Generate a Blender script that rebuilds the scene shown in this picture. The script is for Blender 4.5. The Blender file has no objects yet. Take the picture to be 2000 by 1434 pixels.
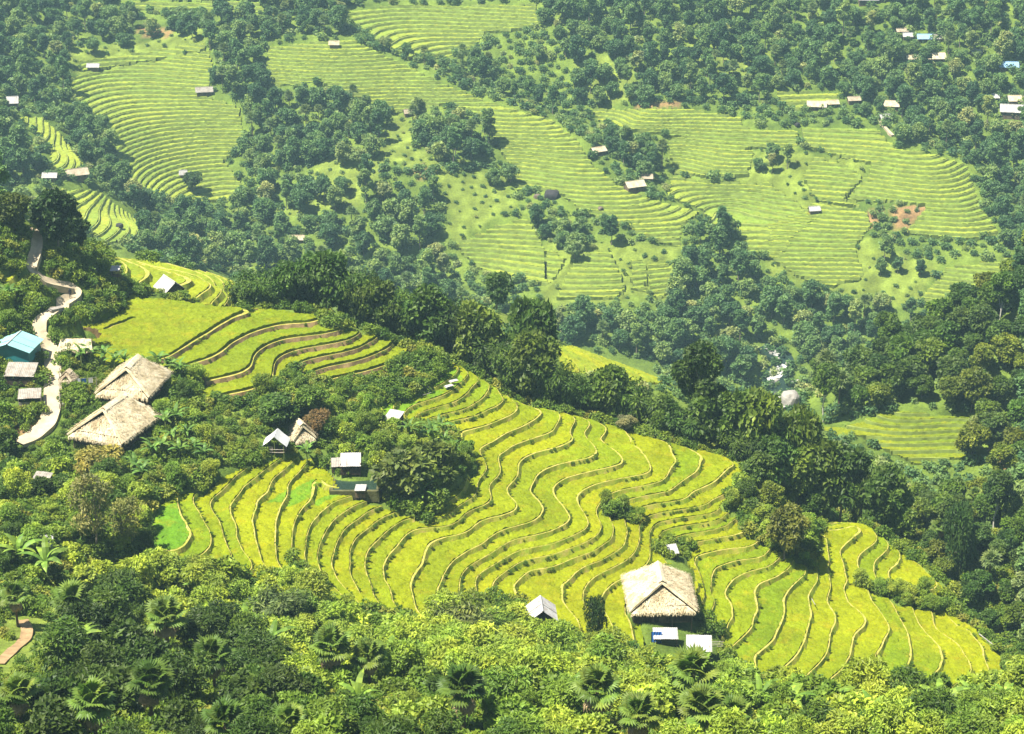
import bpy, math, random, time
import numpy as np
T0 = time.time()
R = math.radians
SC = bpy.context.scene
COL = SC.collection

# ------------------------------------------------------------------ camera
CZ = 270.0                     # height of the viewpoint above the valley datum
PITCH = R(22.0)
FPX = 3732.0                   # focal length in pixels of the 2000 px wide photograph
cam_d = bpy.data.cameras.new('camera')
cam_d.sensor_fit = 'HORIZONTAL'; cam_d.sensor_width = 36.0
cam_d.lens = 36.0 * FPX / 2000.0
cam_d.clip_start = 1.0; cam_d.clip_end = 6000.0
cam = bpy.data.objects.new('camera', cam_d)
cam.location = (0, 0, CZ); cam.rotation_euler = (R(90) - PITCH, 0, 0)
COL.objects.link(cam); SC.camera = cam

# ------------------------------------------------------------------ sky, sun, exposure
SUN_ELEV, SUN_AZ = R(63), R(-112)      # azimuth from +Y, negative = left of the view
world = bpy.data.worlds.new('World'); SC.world = world; world.use_nodes = True
wn = world.node_tree; wn.nodes.clear()
wo = wn.nodes.new('ShaderNodeOutputWorld'); wb = wn.nodes.new('ShaderNodeBackground')
ws = wn.nodes.new('ShaderNodeTexSky'); ws.sky_type = 'NISHITA'; ws.sun_disc = False
ws.sun_elevation = SUN_ELEV; ws.sun_rotation = SUN_AZ
ws.altitude = 900; ws.air_density = 1.2; ws.dust_density = 2.0
wb.inputs['Strength'].default_value = 0.05
wn.links.new(ws.outputs[0], wb.inputs[0]); wn.links.new(wb.outputs[0], wo.inputs[0])
sun_d = bpy.data.lights.new('sun', 'SUN'); sun_d.energy = 5.0; sun_d.angle = R(0.5)
sun_d.color = (1.0, 0.94, 0.82)
sun = bpy.data.objects.new('sun', sun_d); COL.objects.link(sun)
sd = np.array([math.sin(SUN_AZ) * math.cos(SUN_ELEV), math.cos(SUN_AZ) * math.cos(SUN_ELEV), math.sin(SUN_ELEV)])
sun.rotation_euler = (R(90) - SUN_ELEV, 0, R(180) - SUN_AZ)
sun.location = (0, 0, 500)
SC.view_settings.view_transform = 'Standard'; SC.view_settings.look = 'None'
SC.view_settings.gamma = 1.0; SC.view_settings.exposure = 1.5
SC.view_settings.use_curve_mapping = False
cy = SC.cycles
cy.max_bounces = 5; cy.diffuse_bounces = 3; cy.glossy_bounces = 2; cy.transmission_bounces = 3
cy.transparent_max_bounces = 6; cy.volume_bounces = 0; cy.use_denoising = True
cy.sample_clamp_indirect = 4.0
cy.caustics_reflective = False; cy.caustics_refractive = False

# ------------------------------------------------------------------ pixel <-> world
cp, sp = math.cos(PITCH), math.sin(PITCH)
def ray(px, py):
    dx = (np.asarray(px, float) - 1000.0) / FPX
    dy = (717.0 - np.asarray(py, float)) / FPX
    return np.stack([dx, cp + dy * sp, -sp + dy * cp], -1)
def project(P):
    P = np.asarray(P, float)
    x, y, z = P[..., 0], P[..., 1], P[..., 2] - CZ
    d = y * cp - z * sp
    u = y * sp + z * cp
    return 1000 + FPX * x / d, 717 - FPX * u / d
def at_z(px, py, zrel):
    r = ray(px, py); t = zrel / r[..., 2]
    return r * t[..., None] if r.ndim > 1 else r * t
def at_D(px, py, D):
    r = ray(px, py); return r * (D / r[1])

# ------------------------------------------------------------------ relief control points
# terrace edges of the near spur, each at one height (level k lies 0.76 m below level k-1)
Z0, STEP = -121.0, 0.76
KL = {
 0: [(359,1011),(373,1025),(377,1044),(369,1057),(336,1080)],
 1: [(375,975),(384,994),(400,1023),(411,1046),(413,1067),(405,1078),(384,1090)],
 2: [(450,942),(434,961),(413,980),(432,1021),(438,1050),(455,1082)],
 3: [(474,950),(455,984),(455,1009),(465,1036),(461,1048),(472,1076),(494,1105)],
 4: [(528,961),(503,977),(503,992),(495,1017),(497,1046),(509,1084),(511,1099)],
 5: [(591,917),(562,950),(556,975),(541,1017),(543,1036),(538,1063),(541,1094)],
 6: [(624,917),(620,945),(604,980),(576,1023),(572,1057),(574,1088),(582,1108)],
 7: [(677,973),(624,1005),(601,1034),(597,1067),(601,1103),(618,1134),(633,1149)],
 8: [(700,984),(656,1013),(634,1045),(622,1078),(624,1105),(643,1138)],
 9: [(742,990),(700,1017),(670,1044),(654,1078),(647,1103),(664,1138),(695,1170)],
 10: [(767,1005),(700,1049),(683,1078),(685,1101),(700,1151),(712,1170)],
 11: [(811,1011),(738,1059),(715,1091),(713,1107),(723,1135),(733,1164)],
 12: [(1086,805),(1082,840),(1059,851),(996,874),(973,892),(976,924),(955,949),(959,980),(909,1003),(848,1030),(769,1078),(752,1107),(754,1132),(765,1151),(779,1189)],
 13: [(1111,811),(1113,846),(1122,859),(1107,867),(1049,884),(1013,905),(1011,926),(992,952),(1008,985),(1003,999),(930,1024),(880,1047),(826,1103),(807,1128),(805,1160),(813,1187),(832,1212)],
 14: [(1141,817),(1141,846),(1164,882),(1155,893),(1080,913),(1055,926),(1035,957),(1054,976),(1064,999),(1056,1009),(976,1040),(944,1062),(901,1086),(874,1116),(855,1149)],
 15: [(1176,830),(1174,857),(1218,898),(1107,936),(1084,962),(1108,997),(1113,1015),(1084,1036),(1014,1053),(951,1070)],
 16: [(1221,845),(1236,868),(1265,899),(1270,923),(1184,941),(1131,964),(1129,977),(1148,1012),(1142,1035),(1084,1061),(1000,1084),(936,1122)],
 17: [(1303,866),(1309,885),(1322,905),(1309,916),(1267,947),(1186,968),(1172,985),(1174,1031),(1146,1059),(1063,1088),(1000,1111),(968,1137)],
 18: [(1359,885),(1366,903),(1347,931),(1309,958),(1225,977),(1205,987),(1190,1012),(1197,1040),(1178,1065),(1115,1092),(1036,1115),(1008,1144),(1021,1169)],
 19: [(1420,895),(1418,914),(1393,941),(1351,962),(1330,979),(1236,998),(1217,1012),(1227,1040),(1222,1067),(1178,1096),(1115,1130),(1103,1157),(1117,1199),(1130,1213)],
 20: [(1455,917),(1426,964),(1376,989),(1255,1021),(1251,1050),(1240,1078),(1190,1112),(1146,1140),(1140,1165)],
 21: [(1400,1002),(1278,1031),(1270,1060)],
 22: [(1405,1011),(1288,1040)],
 23: [(1428,1016),(1412,1029),(1328,1048)],
 24: [(1452,1042),(1400,1051),(1347,1061)],
 25: [(1455,1071),(1381,1081),(1354,1098)],
 26: [(1492,1088),(1455,1094),(1413,1105),(1392,1121),(1386,1157),(1390,1188),(1386,1209),(1396,1222)],
 27: [(1517,1096),(1444,1128),(1427,1142),(1430,1175),(1434,1205),(1419,1226)],
 28: [(1528,1119),(1484,1142),(1476,1159),(1484,1195),(1476,1209),(1423,1274)],
 29: [(1574,1123),(1540,1155),(1534,1167),(1528,1222),(1480,1297)],
 30: [(1588,1146),(1582,1188),(1580,1228),(1545,1295)],
 31: [(1614,1056),(1620,1084),(1616,1117),(1624,1146),(1616,1178),(1632,1218),(1605,1293)],
 32: [(1658,1056),(1639,1080),(1660,1134),(1645,1151),(1655,1176),(1689,1209),(1668,1241),(1655,1287)],
 33: [(1676,1088),(1704,1167),(1737,1226),(1710,1278)],
 34: [(1723,1085),(1708,1110),(1731,1161),(1763,1213),(1773,1239),(1761,1321)],
 35: [(1751,1095),(1733,1118),(1766,1161),(1819,1244),(1834,1306),(1791,1349)],
 36: [(1791,1148),(1856,1246),(1899,1309)],
 37: [(1864,1233),(1919,1284)],
}
KL[7] += [(850,798),(923,754)]
KL[8] += [(850,815),(902,803),(950,769)]
KL[9] += [(850,834),(898,820),(955,800),(984,782)]
KL[10] += [(909,863),(955,830),(1009,794)]
KL[11] += [(948,909),(936,880),(963,865),(1045,817),(1051,800)]
KL[6] += [(850,778),(915,735)]
# the higher, steeper terraces below the big field
UZ, USTEP = -115.4, 1.1
UL = {
 0: [(331,699),(406,653),(460,620)],
 1: [(363,715),(450,674),(482,656),(555,634)],
 2: [(404,747),(455,734),(495,712),(514,680),(593,658),(668,645)],
 3: [(423,777),(531,742),(545,700),(703,653)],
 4: [(579,715),(720,669),(738,658)],
 5: [(601,734),(711,701),(765,674)],
 6: [(639,745),(725,723),(800,688)],
}
CP = []
for k, pts in KL.items():
    for (px, py) in pts: CP.append(at_z(px, py, Z0 - STEP * k))
for k, pts in UL.items():
    for (px, py) in pts: CP.append(at_z(px, py, UZ - USTEP * k))
def NZ(*a):
    for px, py, z in a: CP.append(at_z(px, py, z))
def ND(*a):
    for px, py, d in a: CP.append(at_D(px, py, d))
def NW(*a):
    for p in a: CP.append(np.array(p, float))
# big flat field
NZ((200,715,-115.0),(150,655,-114.85),(250,640,-114.85),(350,640,-114.8),(300,595,-114.75),(250,578,-114.75),(430,608,-114.95),(320,690,-115.1),(540,612,-115.7))
# village, path and left bank
NZ((95,750,-114),(100,680,-112),(130,600,-108.3),(140,575,-107.5),(70,480,-103),(60,440,-100.5),(60,850,-118),(210,890,-119.2),(248,805,-117.3),
   (30,740,-113.5),(40,800,-116),(300,800,-117.5),(340,860,-119),(420,830,-119.5),(470,880,-121.3),(540,880,-122.6),(600,870,-123.6),(310,960,-120.2),
   (200,606,-113.4),(140,660,-114.85),(170,641,-114.85),(207,626,-114.85),(236,608,-114.85),(180,560,-110.6),(220,540,-112.2),(30,620,-108),(20,540,-104),(685,920,-124.5),(700,960,-126.0),(760,900,-125.3),(770,830,-123.6),(880,960,-128.0),(850,1000,-128.6),
   (640,800,-121.5),(560,800,-120.5),(90,950,-119),(50,1080,-115),(200,1050,-118.5),(310,1050,-121),
   (690,830,-122.5),(920,900,-128.2))
NZ((1290,1222,-138.4),(1290,1130,-137.6),(1350,1130,-138.2),(1230,1200,-137.9),(1300,1260,-138.9),(1370,1280,-139.4))
ND((30,1250,188),(0,1340,168),(120,1180,206),(0,1434,148),(300,1434,150),(600,1434,155),(1000,1434,160),(1400,1434,165),(1800,1434,170),(2000,1434,172),
   (300,1150,227),(450,1210,220),(600,1260,213),(800,1300,208),(1000,1310,205),(1200,1340,203),(1400,1370,202),(1700,1400,199),(1950,1400,198),(250,1300,180))
NW((0,90,-72),(-120,90,-70),(140,90,-74),(0,30,-28),(-200,60,-50),(200,60,-55),(-150,300,-98),(-150,240,-108),(-160,170,-96),(-230,330,-90),
   (60,224,-150),(30,222,-143),(85,226,-153),(130,240,-158),(140,200,-140))
# far side of the near ridge
RIDGE = [(470,602,-115.6),(600,607,-116.2),(690,640,-118.5),(760,662,-120.6),(830,690,-122.7),(880,706,-124.6),(960,750,-127.3),(1010,786,-129),
         (1090,805,-130.4),(1140,815,-131.6),(1215,838,-133),(1300,862,-133.9),(1360,880,-134.8),(1420,893,-135.4),(1455,916,-136.2),
         (1690,1025,-146),(1740,1065,-147),(1800,1105,-148.3),(1850,1150,-149.0),(1905,1228,-149.4),(1960,1280,-150)]
for px, py, z in RIDGE:
    p = at_z(px, py, z); CP.append(p)
    for dd, dz in ((9, -6), (22, -15)):
        CP.append(np.array([p[0] * (1 + dd / p[1]), p[1] + dd, p[2] + dz]))
NW(*[tuple(at_z(1530, 1020, -147))])
# back of the big field, small terraces behind it
ND((350,577,323),(240,560,321),(260,522,352),(330,532,350),(400,556,345),(455,562,354),(455,592,334),(230,505,366),(330,517,372),(30,400,335),(110,480,322),(200,500,352))
# second spur, right hill
ND((1100,682,380),(1180,704,380),(1290,742,384),(960,604,388),(1110,715,366),(1280,750,372))
NW((30,420,-176),(50,440,-188),(-10,430,-180))
ND((2000,560,450),(1900,604,440),(1780,664,430),(1680,734,418),(1600,806,404),(1800,800,392),(1800,890,379),(1890,830,388),(1650,838,387.5),(1700,865,383),(1880,880,380.5),(1740,815,390),(1900,1000,345),(1960,1130,306),(1990,900,372),(1760,940,368))
NW((130,520,-206),(165,560,-225),(110,470,-196),(90,450,-192),(200,400,-152),(240,480,-150),(160,300,-168),(250,330,-160),(300,450,-140))
NW((0,460,-205),(0,530,-238),(-60,490,-205),(-120,500,-200),(-60,400,-165),(60,520,-240),(100,545,-246),(200,620,-225),(-200,480,-175),(-200,400,-130))
# far side of the valley
def farD(py, f=1.0):
    a = PITCH - math.atan((717.0 - py) / FPX)
    return f * 500.0 / (math.tan(a) + 0.42)
def FAR(*a):
    for px, py, f in a: ND((px, py, farD(py, f)))
FAR((1500,690,1.0),(1530,742,1.0),(1550,792,1.0),(1400,700,.995),(1300,640,.985),(1650,640,.995),(1200,620,.98),(1000,560,.985),(900,530,.995),(700,520,.99),(520,500,.99),(350,480,.97),
    (520,80,.99),(700,78,.988),(850,155,.988),(1000,225,.987),(1080,242,.987),(1150,300,.987),(1230,370,.987),(1320,425,.987),(1380,480,.987),
    (780,60,1.01),(920,130,1.01),(1060,190,1.012),(1190,240,1.012),(1310,330,1.01),(1420,400,1.006),
    (700,290,.982),(860,330,.98),(900,240,.99),(800,220,.995),(600,230,.99),(620,400,.985),(820,420,.985),(980,420,.99),(1000,330,.995),
    (450,290,1.006),(480,370,1.004),(200,170,1.0),(300,250,.998),(380,160,1.0),(350,350,.998),(420,60,1.0),(300,60,1.01),
    (100,120,.99),(0,100,.97),(50,30,.99),(200,20,1.01),
    (60,250,.93),(120,300,.92),(150,345,.91),(30,340,.90),(100,385,.90),(200,420,.905),(270,450,.91),(0,290,.92),(220,330,.965),(280,400,.955),
    (1140,490,.985),(1200,570,.98),(1080,570,.98),(1290,550,.985),
    (1250,230,1.0),(1400,250,1.0),(1500,330,.998),(1400,330,1.0),(1450,430,.997),(1560,470,.99),(1650,430,.99),(1600,540,.99),(1700,560,.99),
    (1650,260,.995),(1750,290,.987),(1830,320,.983),(1880,400,.982),(1930,470,.982),(1800,450,.985),(1700,370,.99),(1850,560,.985),(1980,520,.98),
    (1980,400,1.0),(1960,300,1.005),(1800,200,1.005),(1600,100,1.01),(1400,100,1.005),(1200,100,1.0),(1100,30,1.0),(1300,30,1.0),(1500,20,1.01),(1700,30,1.0),(1900,30,.99),(1980,150,.99),
    (700,20,1.01),(900,40,1.01),(1020,30,1.005))
for X in (-400, -250, -100, 50, 200, 400):
    NW((X, 900, -122 + X * .01), (X, 1000, -78), (X, 1110, -34))
NW((-330,700,-170),(-330,600,-195),(330,700,-190),(340,800,-155),(330,600,-215),(-300,800,-150))
CP = np.array(CP)

# thin-plate spline through the control points
class TPS:
    def __init__(s, P, lam=0.02):
        s.c = P[:, :2] / 100.0
        n = len(P)
        d2 = ((s.c[:, None] - s.c[None]) ** 2).sum(-1)
        K = 0.5 * d2 * np.log(d2 + 1e-12) + np.eye(n) * lam * 1e-2
        A = np.zeros((n + 3, n + 3)); A[:n, :n] = K
        A[:n, n] = 1; A[:n, n + 1:] = s.c; A[n, :n] = 1; A[n + 1:, :n] = s.c.T
        b = np.zeros(n + 3); b[:n] = P[:, 2]
        s.w = np.linalg.solve(A, b)
    def __call__(s, x, y):
        q = np.stack([np.ravel(x), np.ravel(y)], -1) / 100.0
        out = np.empty(len(q)); n = len(s.c)
        for i in range(0, len(q), 6000):
            p = q[i:i + 6000]
            d2 = (p[:, :1] - s.c[None, :, 0]) ** 2 + (p[:, 1:] - s.c[None, :, 1]) ** 2
            out[i:i + 6000] = (0.5 * d2 * np.log(d2 + 1e-12)) @ s.w[:n] + s.w[n] + p @ s.w[n + 1:]
        return out.reshape(np.shape(x))
# merge control points that nearly coincide
keep = []
for i, p in enumerate(CP):
    if all((p[0] - CP[j][0]) ** 2 + (p[1] - CP[j][1]) ** 2 > 0.36 for j in keep): keep.append(i)
CP = CP[keep]
tps = TPS(CP)
class Grid:
    def __init__(s, x0, x1, y0, y1, h, f=None):
        s.x0, s.y0, s.h = x0, y0, h
        s.xs = np.arange(x0, x1 + .01, h); s.ys = np.arange(y0, y1 + .01, h)
        s.X, s.Y = np.meshgrid(s.xs, s.ys, indexing='ij')
        if f is not None: s.Z = f(s.X, s.Y) + CZ
    def inside(s, x, y): return (x > s.xs[0]) & (x < s.xs[-1]) & (y > s.ys[0]) & (y < s.ys[-1])
    def __call__(s, x, y, A=None):
        A = s.Z if A is None else A
        u = np.clip((x - s.x0) / s.h, 0, len(s.xs) - 1.001); v = np.clip((y - s.y0) / s.h, 0, len(s.ys) - 1.001)
        i = u.astype(int); j = v.astype(int); a = u - i; b = v - j
        return (A[i, j] * (1 - a) + A[i + 1, j] * a) * (1 - b) + (A[i, j + 1] * (1 - a) + A[i + 1, j + 1] * a) * b
GF = Grid(-420, 420, 30, 1110, 3.0, tps)
GN_ = Grid(-114, 114, 126, 417, 1.0, tps)
def H(x, y):
    x = np.asarray(x, float); y = np.asarray(y, float)
    return np.where(GN_.inside(x, y), GN_(x, y), GF(x, y))
def hit(px, py, d0=120.0, d1=1100.0):
    """first point of the ground seen at a pixel"""
    r = ray(np.atleast_1d(px), np.atleast_1d(py))
    r = r / r[:, 1:2]
    n = len(r); out = np.full((n, 3), np.nan); done = np.zeros(n, bool)
    prev = np.full(n, d0)
    D = d0
    while D < d1:
        D += 0.8 if D < 420 else 1.5
        P = r * D
        z = P[:, 2] + CZ
        below = (~done) & (z < H(P[:, 0], P[:, 1]))
        if below.any():
            idx = np.where(below)[0]
            lo = prev[idx]; hi = np.full(len(idx), D)
            for _ in range(8):
                m = (lo + hi) / 2; Q = r[idx] * m[:, None]
                b = Q[:, 2] + CZ < H(Q[:, 0], Q[:, 1])
                hi = np.where(b, m, hi); lo = np.where(b, lo, m)
            Q = r[idx] * hi[:, None]
            out[idx] = np.stack([Q[:, 0], Q[:, 1], H(Q[:, 0], Q[:, 1])], -1)
            done[idx] = True
        prev[:] = D
        if done.all(): break
    return out
def G(px, py):
    return hit(px, py)[0]
def visible(P, margin=0.6, n=70):
    """which ground points the viewpoint sees past the relief"""
    P = np.asarray(P, float); ok = np.ones(len(P), bool)
    for t in np.linspace(0.30, 0.985, n):
        x = P[:, 0] * t; y = P[:, 1] * t; z = CZ + (P[:, 2] - CZ) * t
        ok &= (H(x, y) < z + margin) | (y < 120)
    return ok
def in_poly(px, py, poly):
    px = np.asarray(px, float); py = np.asarray(py, float)
    r = np.zeros(px.shape, bool); n = len(poly)
    for i in range(n):
        x1, y1 = poly[i]; x2, y2 = poly[(i + 1) % n]
        if y1 == y2: continue
        c = ((y1 > py) != (y2 > py)) & (px < (x2 - x1) * (py - y1) / (y2 - y1) + x1)
        r ^= c
    return r
# value noise
def _hash(i, j, s):
    n = (i.astype(np.int64) * 374761393 + j.astype(np.int64) * 668265263 + s * 974634777) & 0xffffffff
    n = ((n ^ (n >> 13)) * 1274126177) & 0xffffffff
    return ((n ^ (n >> 16)) & 0xffff) / 65535.0
def noise(x, y, s=0):
    i = np.floor(x); j = np.floor(y); a = x - i; b = y - j
    a = a * a * (3 - 2 * a); b = b * b * (3 - 2 * b)
    h = lambda di, dj: _hash(i + di, j + dj, s)
    return ((h(0, 0) * (1 - a) + h(1, 0) * a) * (1 - b) + (h(0, 1) * (1 - a) + h(1, 1) * a) * b) * 2 - 1
def fbm(x, y, s=0, o=3):
    return sum(noise(x * 2 ** k, y * 2 ** k, s + k) / 2 ** k for k in range(o)) / 1.75

# ------------------------------------------------------------------ materials
def nodes_of(m):
    m.use_nodes = True; t = m.node_tree; t.nodes.clear()
    o = t.nodes.new('ShaderNodeOutputMaterial'); b = t.nodes.new('ShaderNodeBsdfPrincipled')
    b.inputs['Specular IOR Level'].default_value = 0.25
    t.links.new(b.outputs[0], o.inputs[0])
    return t, b, o
def nn(t, typ, **kw):
    n = t.nodes.new(typ)
    for k, v in kw.items(): setattr(n, k, v)
    return n
def mul(t, a, b, fac=1.0, mode='MULTIPLY'):
    m = nn(t, 'ShaderNodeMix', data_type='RGBA', blend_type=mode)
    m.inputs[0].default_value = fac
    for s, v in ((m.inputs[6], a), (m.inputs[7], b)):
        if hasattr(v, 'links'): t.links.new(v, s)
        else: s.default_value = (*v, 1) if len(v) == 3 else v
    return m.outputs[2]
def ramp(t, fac, stops):
    r = nn(t, 'ShaderNodeValToRGB'); e = r.color_ramp.elements
    while len(e) < len(stops): e.new(0.5)
    for q, (p, c) in zip(e, stops): q.position = p; q.color = (*c, 1)
    t.links.new(fac, r.inputs[0]); return r.outputs[0]
def noise_tex(t, scale, detail=3, rough=0.6, vec=None, kind='ShaderNodeTexNoise'):
    n = nn(t, kind); n.inputs['Scale'].default_value = scale
    if 'Detail' in n.inputs: n.inputs['Detail'].default_value = detail
    if 'Roughness' in n.inputs: n.inputs['Roughness'].default_value = rough
    if vec is None:
        g = nn(t, 'ShaderNodeNewGeometry'); vec = g.outputs['Position']
    t.links.new(vec, n.inputs['Vector']); return n.outputs[0]
def obj_vec(t):
    return nn(t, 'ShaderNodeTexCoord').outputs['Object']
def bump(t, b, h, dist=0.1, strength=0.6):
    n = nn(t, 'ShaderNodeBump'); n.inputs['Distance'].default_value = dist; n.inputs['Strength'].default_value = strength
    t.links.new(h, n.inputs['Height']); t.links.new(n.outputs[0], b.inputs['Normal'])
def simple(name, col, rough=0.8, var=0.35, scale=3.0, bmp=0.0, metal=0.0, local=True, spec=None):
    m = bpy.data.materials.new(name); t, b, o = nodes_of(m)
    v = obj_vec(t) if local else None
    f = noise_tex(t, scale, 5, 0.65, v)
    lo = tuple(c * (1 - var) for c in col); hi = tuple(min(1, c * (1 + var * 0.8)) for c in col)
    t.links.new(ramp(t, f, [(0.3, lo), (0.7, hi)]), b.inputs['Base Color'])
    b.inputs['Roughness'].default_value = rough; b.inputs['Metallic'].default_value = metal
    if spec is not None: b.inputs['Specular IOR Level'].default_value = spec
    if bmp: bump(t, b, noise_tex(t, scale * 4, 4, 0.7, v), bmp)
    return m
def attr_mat(name, attr, rough=0.85, var=0.4, scales=(0.25, 2.2), bmp=0.15, transl=0.0, ripe=None):
    """colour stored on the geometry, broken up by two sizes of grain"""
    m = bpy.data.materials.new(name); t, b, o = nodes_of(m)
    a = nn(t, 'ShaderNodeAttribute'); a.attribute_name = attr
    c = a.outputs['Color']
    if ripe:      # patches that ripen earlier or lie flat
        rf = ramp(t, noise_tex(t, .33, 5, .72), [(.52, (0, 0, 0)), (.76, (.55, .55, .55))]); mm = nn(t, 'ShaderNodeMix', data_type='RGBA'); t.links.new(rf, mm.inputs[0]); t.links.new(c, mm.inputs[6]); mm.inputs[7].default_value = (*ripe, 1); c = mm.outputs[2]
    for i, s in enumerate(scales):
        f = noise_tex(t, s, 4, 0.65)
        k = var if i == 0 else var * 0.9
        c = mul(t, c, ramp(t, f, [(0.28, (1 - k,) * 3), (0.72, (1 + k, 1 + k * .9, 1 + k * .6))]))
    t.links.new(c, b.inputs['Base Color']); b.inputs['Roughness'].default_value = rough
    b.inputs['Specular IOR Level'].default_value = 0.12
    if bmp: bump(t, b, noise_tex(t, scales[-1] * 1.7, 3, 0.7), bmp, 0.7)
    if transl:
        tr = nn(t, 'ShaderNodeBsdfTranslucent'); t.links.new(c, tr.inputs[0])
        mx = nn(t, 'ShaderNodeMixShader'); mx.inputs[0].default_value = transl
        t.links.new(b.outputs[0], mx.inputs[1]); t.links.new(tr.outputs[0], mx.inputs[2]); t.links.new(mx.outputs[0], o.inputs[0])
    return m
M = {}
M['rice'] = attr_mat('rice', 'tint', 0.65, 0.24, (0.14, 0.9, 4.6), 0.2, 0.2, ripe=(.32, .245, .012))
M['bund'] = bpy.data.materials.new('dry_bund_grass'); t, b, o = nodes_of(M['bund'])
f = noise_tex(t, 0.9, 5, 0.75)
t.links.new(ramp(t, f, [(0.36, (0.17, 0.22, 0.015)), (0.5, (0.30, 0.27, 0.05)), (0.7, (0.40, 0.33, 0.11))]), b.inputs['Base Color'])
b.inputs['Roughness'].default_value = 0.9; bump(t, b, noise_tex(t, 5.0, 4, 0.7), 0.12)
M['riser'] = bpy.data.materials.new('terrace_bank'); t, b, o = nodes_of(M['riser'])
f = noise_tex(t, 0.55, 5, 0.7)
t.links.new(ramp(t, f, [(0.40, (0.17, 0.235, 0.012)), (0.56, (0.27, 0.27, 0.03)), (0.72, (0.33, 0.25, 0.09))]), b.inputs['Base Color'])
b.inputs['Roughness'].default_value = 0.95; bump(t, b, noise_tex(t, 4.0, 4, 0.7), 0.15)
M['ground'] = attr_mat('ground_cover', 'gcol', 0.9, 0.35, (0.22, 1.5), 0.35)

# ------------------------------------------------------------------ mesh helpers
def mesh_from(name, V, F, mats=None, mi=None, fattr=None, vattr=None, smooth=False):
    """V (n,3), F (m,3 or 4) or a list of such arrays"""
    me = bpy.data.meshes.new(name)
    Fs = F if isinstance(F, list) else [F]
    Fs = [np.asarray(f, np.int32) for f in Fs if len(f)]
    V = np.asarray(V, np.float32)
    me.vertices.add(len(V)); me.vertices.foreach_set('co', V.ravel())
    loops = np.concatenate([f.ravel() for f in Fs]); tot = np.concatenate([np.full(len(f), f.shape[1], np.int32) for f in Fs])
    st = np.concatenate([[0], np.cumsum(tot)[:-1]]).astype(np.int32)
    me.loops.add(len(loops)); me.loops.foreach_set('vertex_index', loops)
    me.polygons.add(len(tot)); me.polygons.foreach_set('loop_start', st)
    if mi is not None: me.polygons.foreach_set('material_index', np.asarray(mi, np.int32))
    me.polygons.foreach_set('use_smooth', np.full(len(tot), smooth, bool))
    for m in (mats or []): me.materials.append(m)
    for dom, d in (('FACE', fattr or {}), ('POINT', vattr or {})):
        for k, v in d.items():
            v = np.asarray(v, np.float32)
            if v.ndim == 1:
                a = me.attributes.new(k, 'FLOAT', dom); a.data.foreach_set('value', v)
            else:
                if v.shape[1] == 3: v = np.concatenate([v, np.ones((len(v), 1), np.float32)], 1)
                a = me.attributes.new(k, 'FLOAT_COLOR', dom); a.data.foreach_set('color', v.ravel())
    me.update(calc_edges=True); me.validate()
    return me
def link(name, me, parent=None, loc=None, rz=None, **props):
    o = bpy.data.objects.new(name, me); COL.objects.link(o)
    if parent is not None: o.parent = parent
    if loc is not None: o.location = loc
    if rz is not None: o.rotation_euler = (0, 0, rz)
    for k, v in props.items(): o[k] = v
    return o
def empty(name, loc=(0, 0, 0), rz=0.0, **props):
    o = link(name, None, loc=loc, rz=rz, **props); o.empty_display_size = 0.5; return o
def thing(name, label, cat, loc=(0, 0, 0), rz=0.0, group=None, me=None):
    o = link(name, me, loc=loc, rz=rz, label=label, category=cat)
    if group: o['group'] = group
    return o

# ------------------------------------------------------------------ rice terraces
def split(Tr, bnd, b):
    l = Tr[:, :, 2] - b
    l = np.where(np.abs(l) < 1e-5, 1e-5, l)
    pos = (l > 0).sum(1)
    mix = (pos == 1) | (pos == 2)
    if not mix.any(): return Tr, None
    A = Tr[mix]; la = l[mix]; one = pos[mix] == 1
    lone = np.where(one, np.argmax(la > 0, 1), np.argmax(la < 0, 1))
    idx = (lone[:, None] + np.arange(3)) % 3
    A = np.take_along_axis(A, idx[:, :, None], 1); la = np.take_along_axis(la, idx, 1)
    def cut(i, j):
        # order the two ends so that neighbours get the very same point
        p, q, lp, lq = A[:, i], A[:, j], la[:, i], la[:, j]
        sw = (p[:, 0] > q[:, 0]) | ((p[:, 0] == q[:, 0]) & (p[:, 1] > q[:, 1]))
        P = np.where(sw[:, None], q, p); Q = np.where(sw[:, None], p, q)
        LP = np.where(sw, lq, lp); LQ = np.where(sw, lp, lq)
        s = (LP / (LP - LQ))[:, None]
        r = P + (Q - P) * s; r[:, 2] = b; return r
    p, q = cut(0, 1), cut(0, 2)
    v0, v1, v2 = A[:, 0], A[:, 1], A[:, 2]
    new = np.concatenate([np.stack([v0, p, q], 1), np.stack([p, v1, v2], 1), np.stack([p, v2, q], 1)])
    # gradient of the level field, for leaning the bank
    e1 = v1 - v0; e2 = v2 - v0; det = e1[:, 0] * e2[:, 1] - e1[:, 1] * e2[:, 0]
    gx = (e1[:, 2] * e2[:, 1] - e2[:, 2] * e1[:, 1]) / det; gy = (e2[:, 2] * e1[:, 0] - e1[:, 2] * e2[:, 0]) / det
    g = np.stack([gx, gy], 1); g /= np.linalg.norm(g, axis=1)[:, None] + 1e-9
    seg = (p[:, :2], q[:, :2], g, np.full(len(p), bnd))
    return np.concatenate([Tr[~mix], new]), seg
BUND_PTS = []
RICE_PTS = []
FIELDS = []        # (pixel polygon, holes, depth limits) for lowering the ground below
M['far_bund'] = simple('far_bund_grass', (0.22, 0.26, 0.05), 0.9, 0.3, .5, 0.0, local=False)
M['far_bank'] = simple('far_bank', (0.12, 0.16, 0.03), 0.95, 0.4, .35, 0.0, local=False)
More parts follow.
